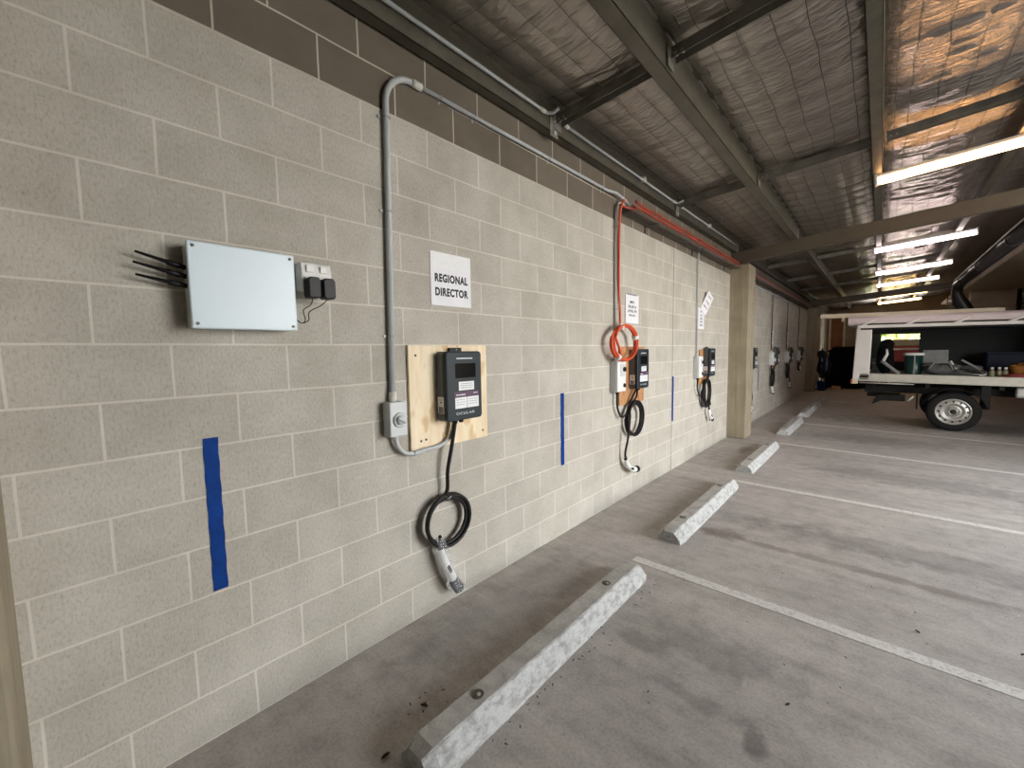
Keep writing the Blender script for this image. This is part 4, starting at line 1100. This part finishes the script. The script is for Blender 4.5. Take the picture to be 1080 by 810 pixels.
MB().tube(arc((0, 0, .31), .14, 0, PI, 12, (1, 0, 0), (0, .6, .3)), .004, 6).build('handle', 'zinc', bb)
bx = thing('cardboard_offcut', 'small brown carton on the floor before the black tarpaulin', 'carton', (.80, 18.85, 0))
MB().box((-.13, -.1, 0), (.13, .1, .13), .004).build('carton', 'board', bx); MB().box((-.132, -.02, .08), (.132, .02, .132), .001).build('tape', 'cream', bx)
td = thing('timber_door_leaf', 'brown timber door leaf leaning at the end of the block wall', 'door leaf', (.52, 22.3, 0))
MB().box((-.22, -.02, 0), (.22, .02, 2.75), .004).build('leaf', 'timber', td); MB().box((.22, -.03, 0), (.29, .03, 2.75), .004).build('edge_trim', 'cream', td)
ps = thing('post_frame', 'cream posts with a top rail at the end of the block wall', 'frame', (.2, 21.6, 0))
for x in (-.02, .12): MB().box((x, -.03, 0), (x + .06, .03, 2.7), .004).build('post', 'cream', ps)
gp = thing('green_cabinet', 'dark green cabinet with a pale edge strip behind the ute tail', 'cabinet', (1.50, 21.3, 0))
MB().box((-.26, -.02, .42), (.45, .5, 2.32), .01).build('carcass', 'green', gp)
MB().box((-.30, -.04, 1.55), (-.22, .0, 2.28), .004).build('edge_strip', 'outlet', gp)
MB().box((-.28, -.06, .36), (.30, .02, .42), .004).build('bottom_ledge', 'outlet', gp)
MB().box((-.26, 0, 0), (.45, .5, .36), .01).build('plinth', 'chassis', gp)
MB().prism([(.08, .6), (.2, .6), (.16, 1.25), (.12, 1.25)], 'y', -.05, -.02, 0, .003).build('hung_rag', 'bluecloth', gp)
sh = thing('tool_rack', 'dark rack of tools along the far wall behind the ute', 'rack', (5.1, 23.6, 0))
rm = MB()
for z in (.4, 1.0, 1.6, 2.2): rm.box((-1.1, -.2, z), (1.5, .2, z + .04))
for x in (-1.1, .2, 1.46): rm.box((x, -.2, 0), (x + .04, .2, 2.3))
rm.build('shelving', 'timber', sh)

# ------------------------------------------------------------------ daylight, camera, view
w = bpy.data.worlds.new('daylight'); scene.world = w; w.use_nodes = True
nt = w.node_tree; bg = nt.nodes['Background']
tc_ = nt.nodes.new('ShaderNodeTexCoord'); sp = nt.nodes.new('ShaderNodeSeparateXYZ'); cr = nt.nodes.new('ShaderNodeValToRGB')
nt.links.new(tc_.outputs['Generated'], sp.inputs[0]); nt.links.new(sp.outputs['Z'], cr.inputs['Fac']); nt.links.new(cr.outputs['Color'], bg.inputs['Color'])
e = cr.color_ramp.elements; e[0].position = 0; e[0].color = (1, .955, .895, 1); e[1].position = .6; e[1].color = (.74, .87, 1, 1)
bg.inputs['Strength'].default_value = 13.5
# portal across the open side: it only tells the renderer where the daylight comes in
pl = bpy.data.lights.new('open_side_portal', 'AREA'); pl.shape = 'RECTANGLE'; pl.size = 5.0; pl.size_y = 3.45
pl.cycles.is_portal = True
po = bpy.data.objects.new('open_side_portal', pl); COL.objects.link(po)
po.location = (6.25, 4.6, 1.75); po.rotation_euler = Vector((-1, 0, 0)).to_track_quat('-Z', 'Z').to_euler()

R = ((0.7455333072478101, 0.6662861863187266, -0.01558222400652693), (0.0402532696993525, -0.06835392152802651, -0.9968487426336312), (-0.6652516531829542, 0.7425567044560217, -0.07778032273498763))
cam = bpy.data.cameras.new('camera'); co = bpy.data.objects.new('camera', cam); COL.objects.link(co)
m3 = Matrix((R[0], [-v for v in R[1]], [-v for v in R[2]])).transposed()
co.matrix_world = Matrix.Translation((1.95985, -.09914, 1.5515)) @ m3.to_4x4()
cam.sensor_fit = 'HORIZONTAL'; cam.sensor_width = 36; cam.lens = 433.619 / 1080 * 36; cam.clip_start = .02
scene.camera = co
scene.cycles.use_denoising = True
scene.cycles.max_bounces = 10; scene.cycles.diffuse_bounces = 6
M['film'].node_tree.nodes['Principled BSDF'].inputs['Alpha'].default_value = .2
for k_, v_ in (('tape', .15), ('glass', .12), ('charger', .25), ('black', .25), ('rubber', .25), ('tyre', .2), ('darkcloth', .1), ('chassis', .2)):
    M[k_].node_tree.nodes['Principled BSDF'].inputs['Specular IOR Level'].default_value = v_
vs = scene.view_settings
vs.view_transform = 'Standard'; vs.look = 'None'; vs.exposure = 0.25; vs.gamma = 1; vs.use_curve_mapping = False
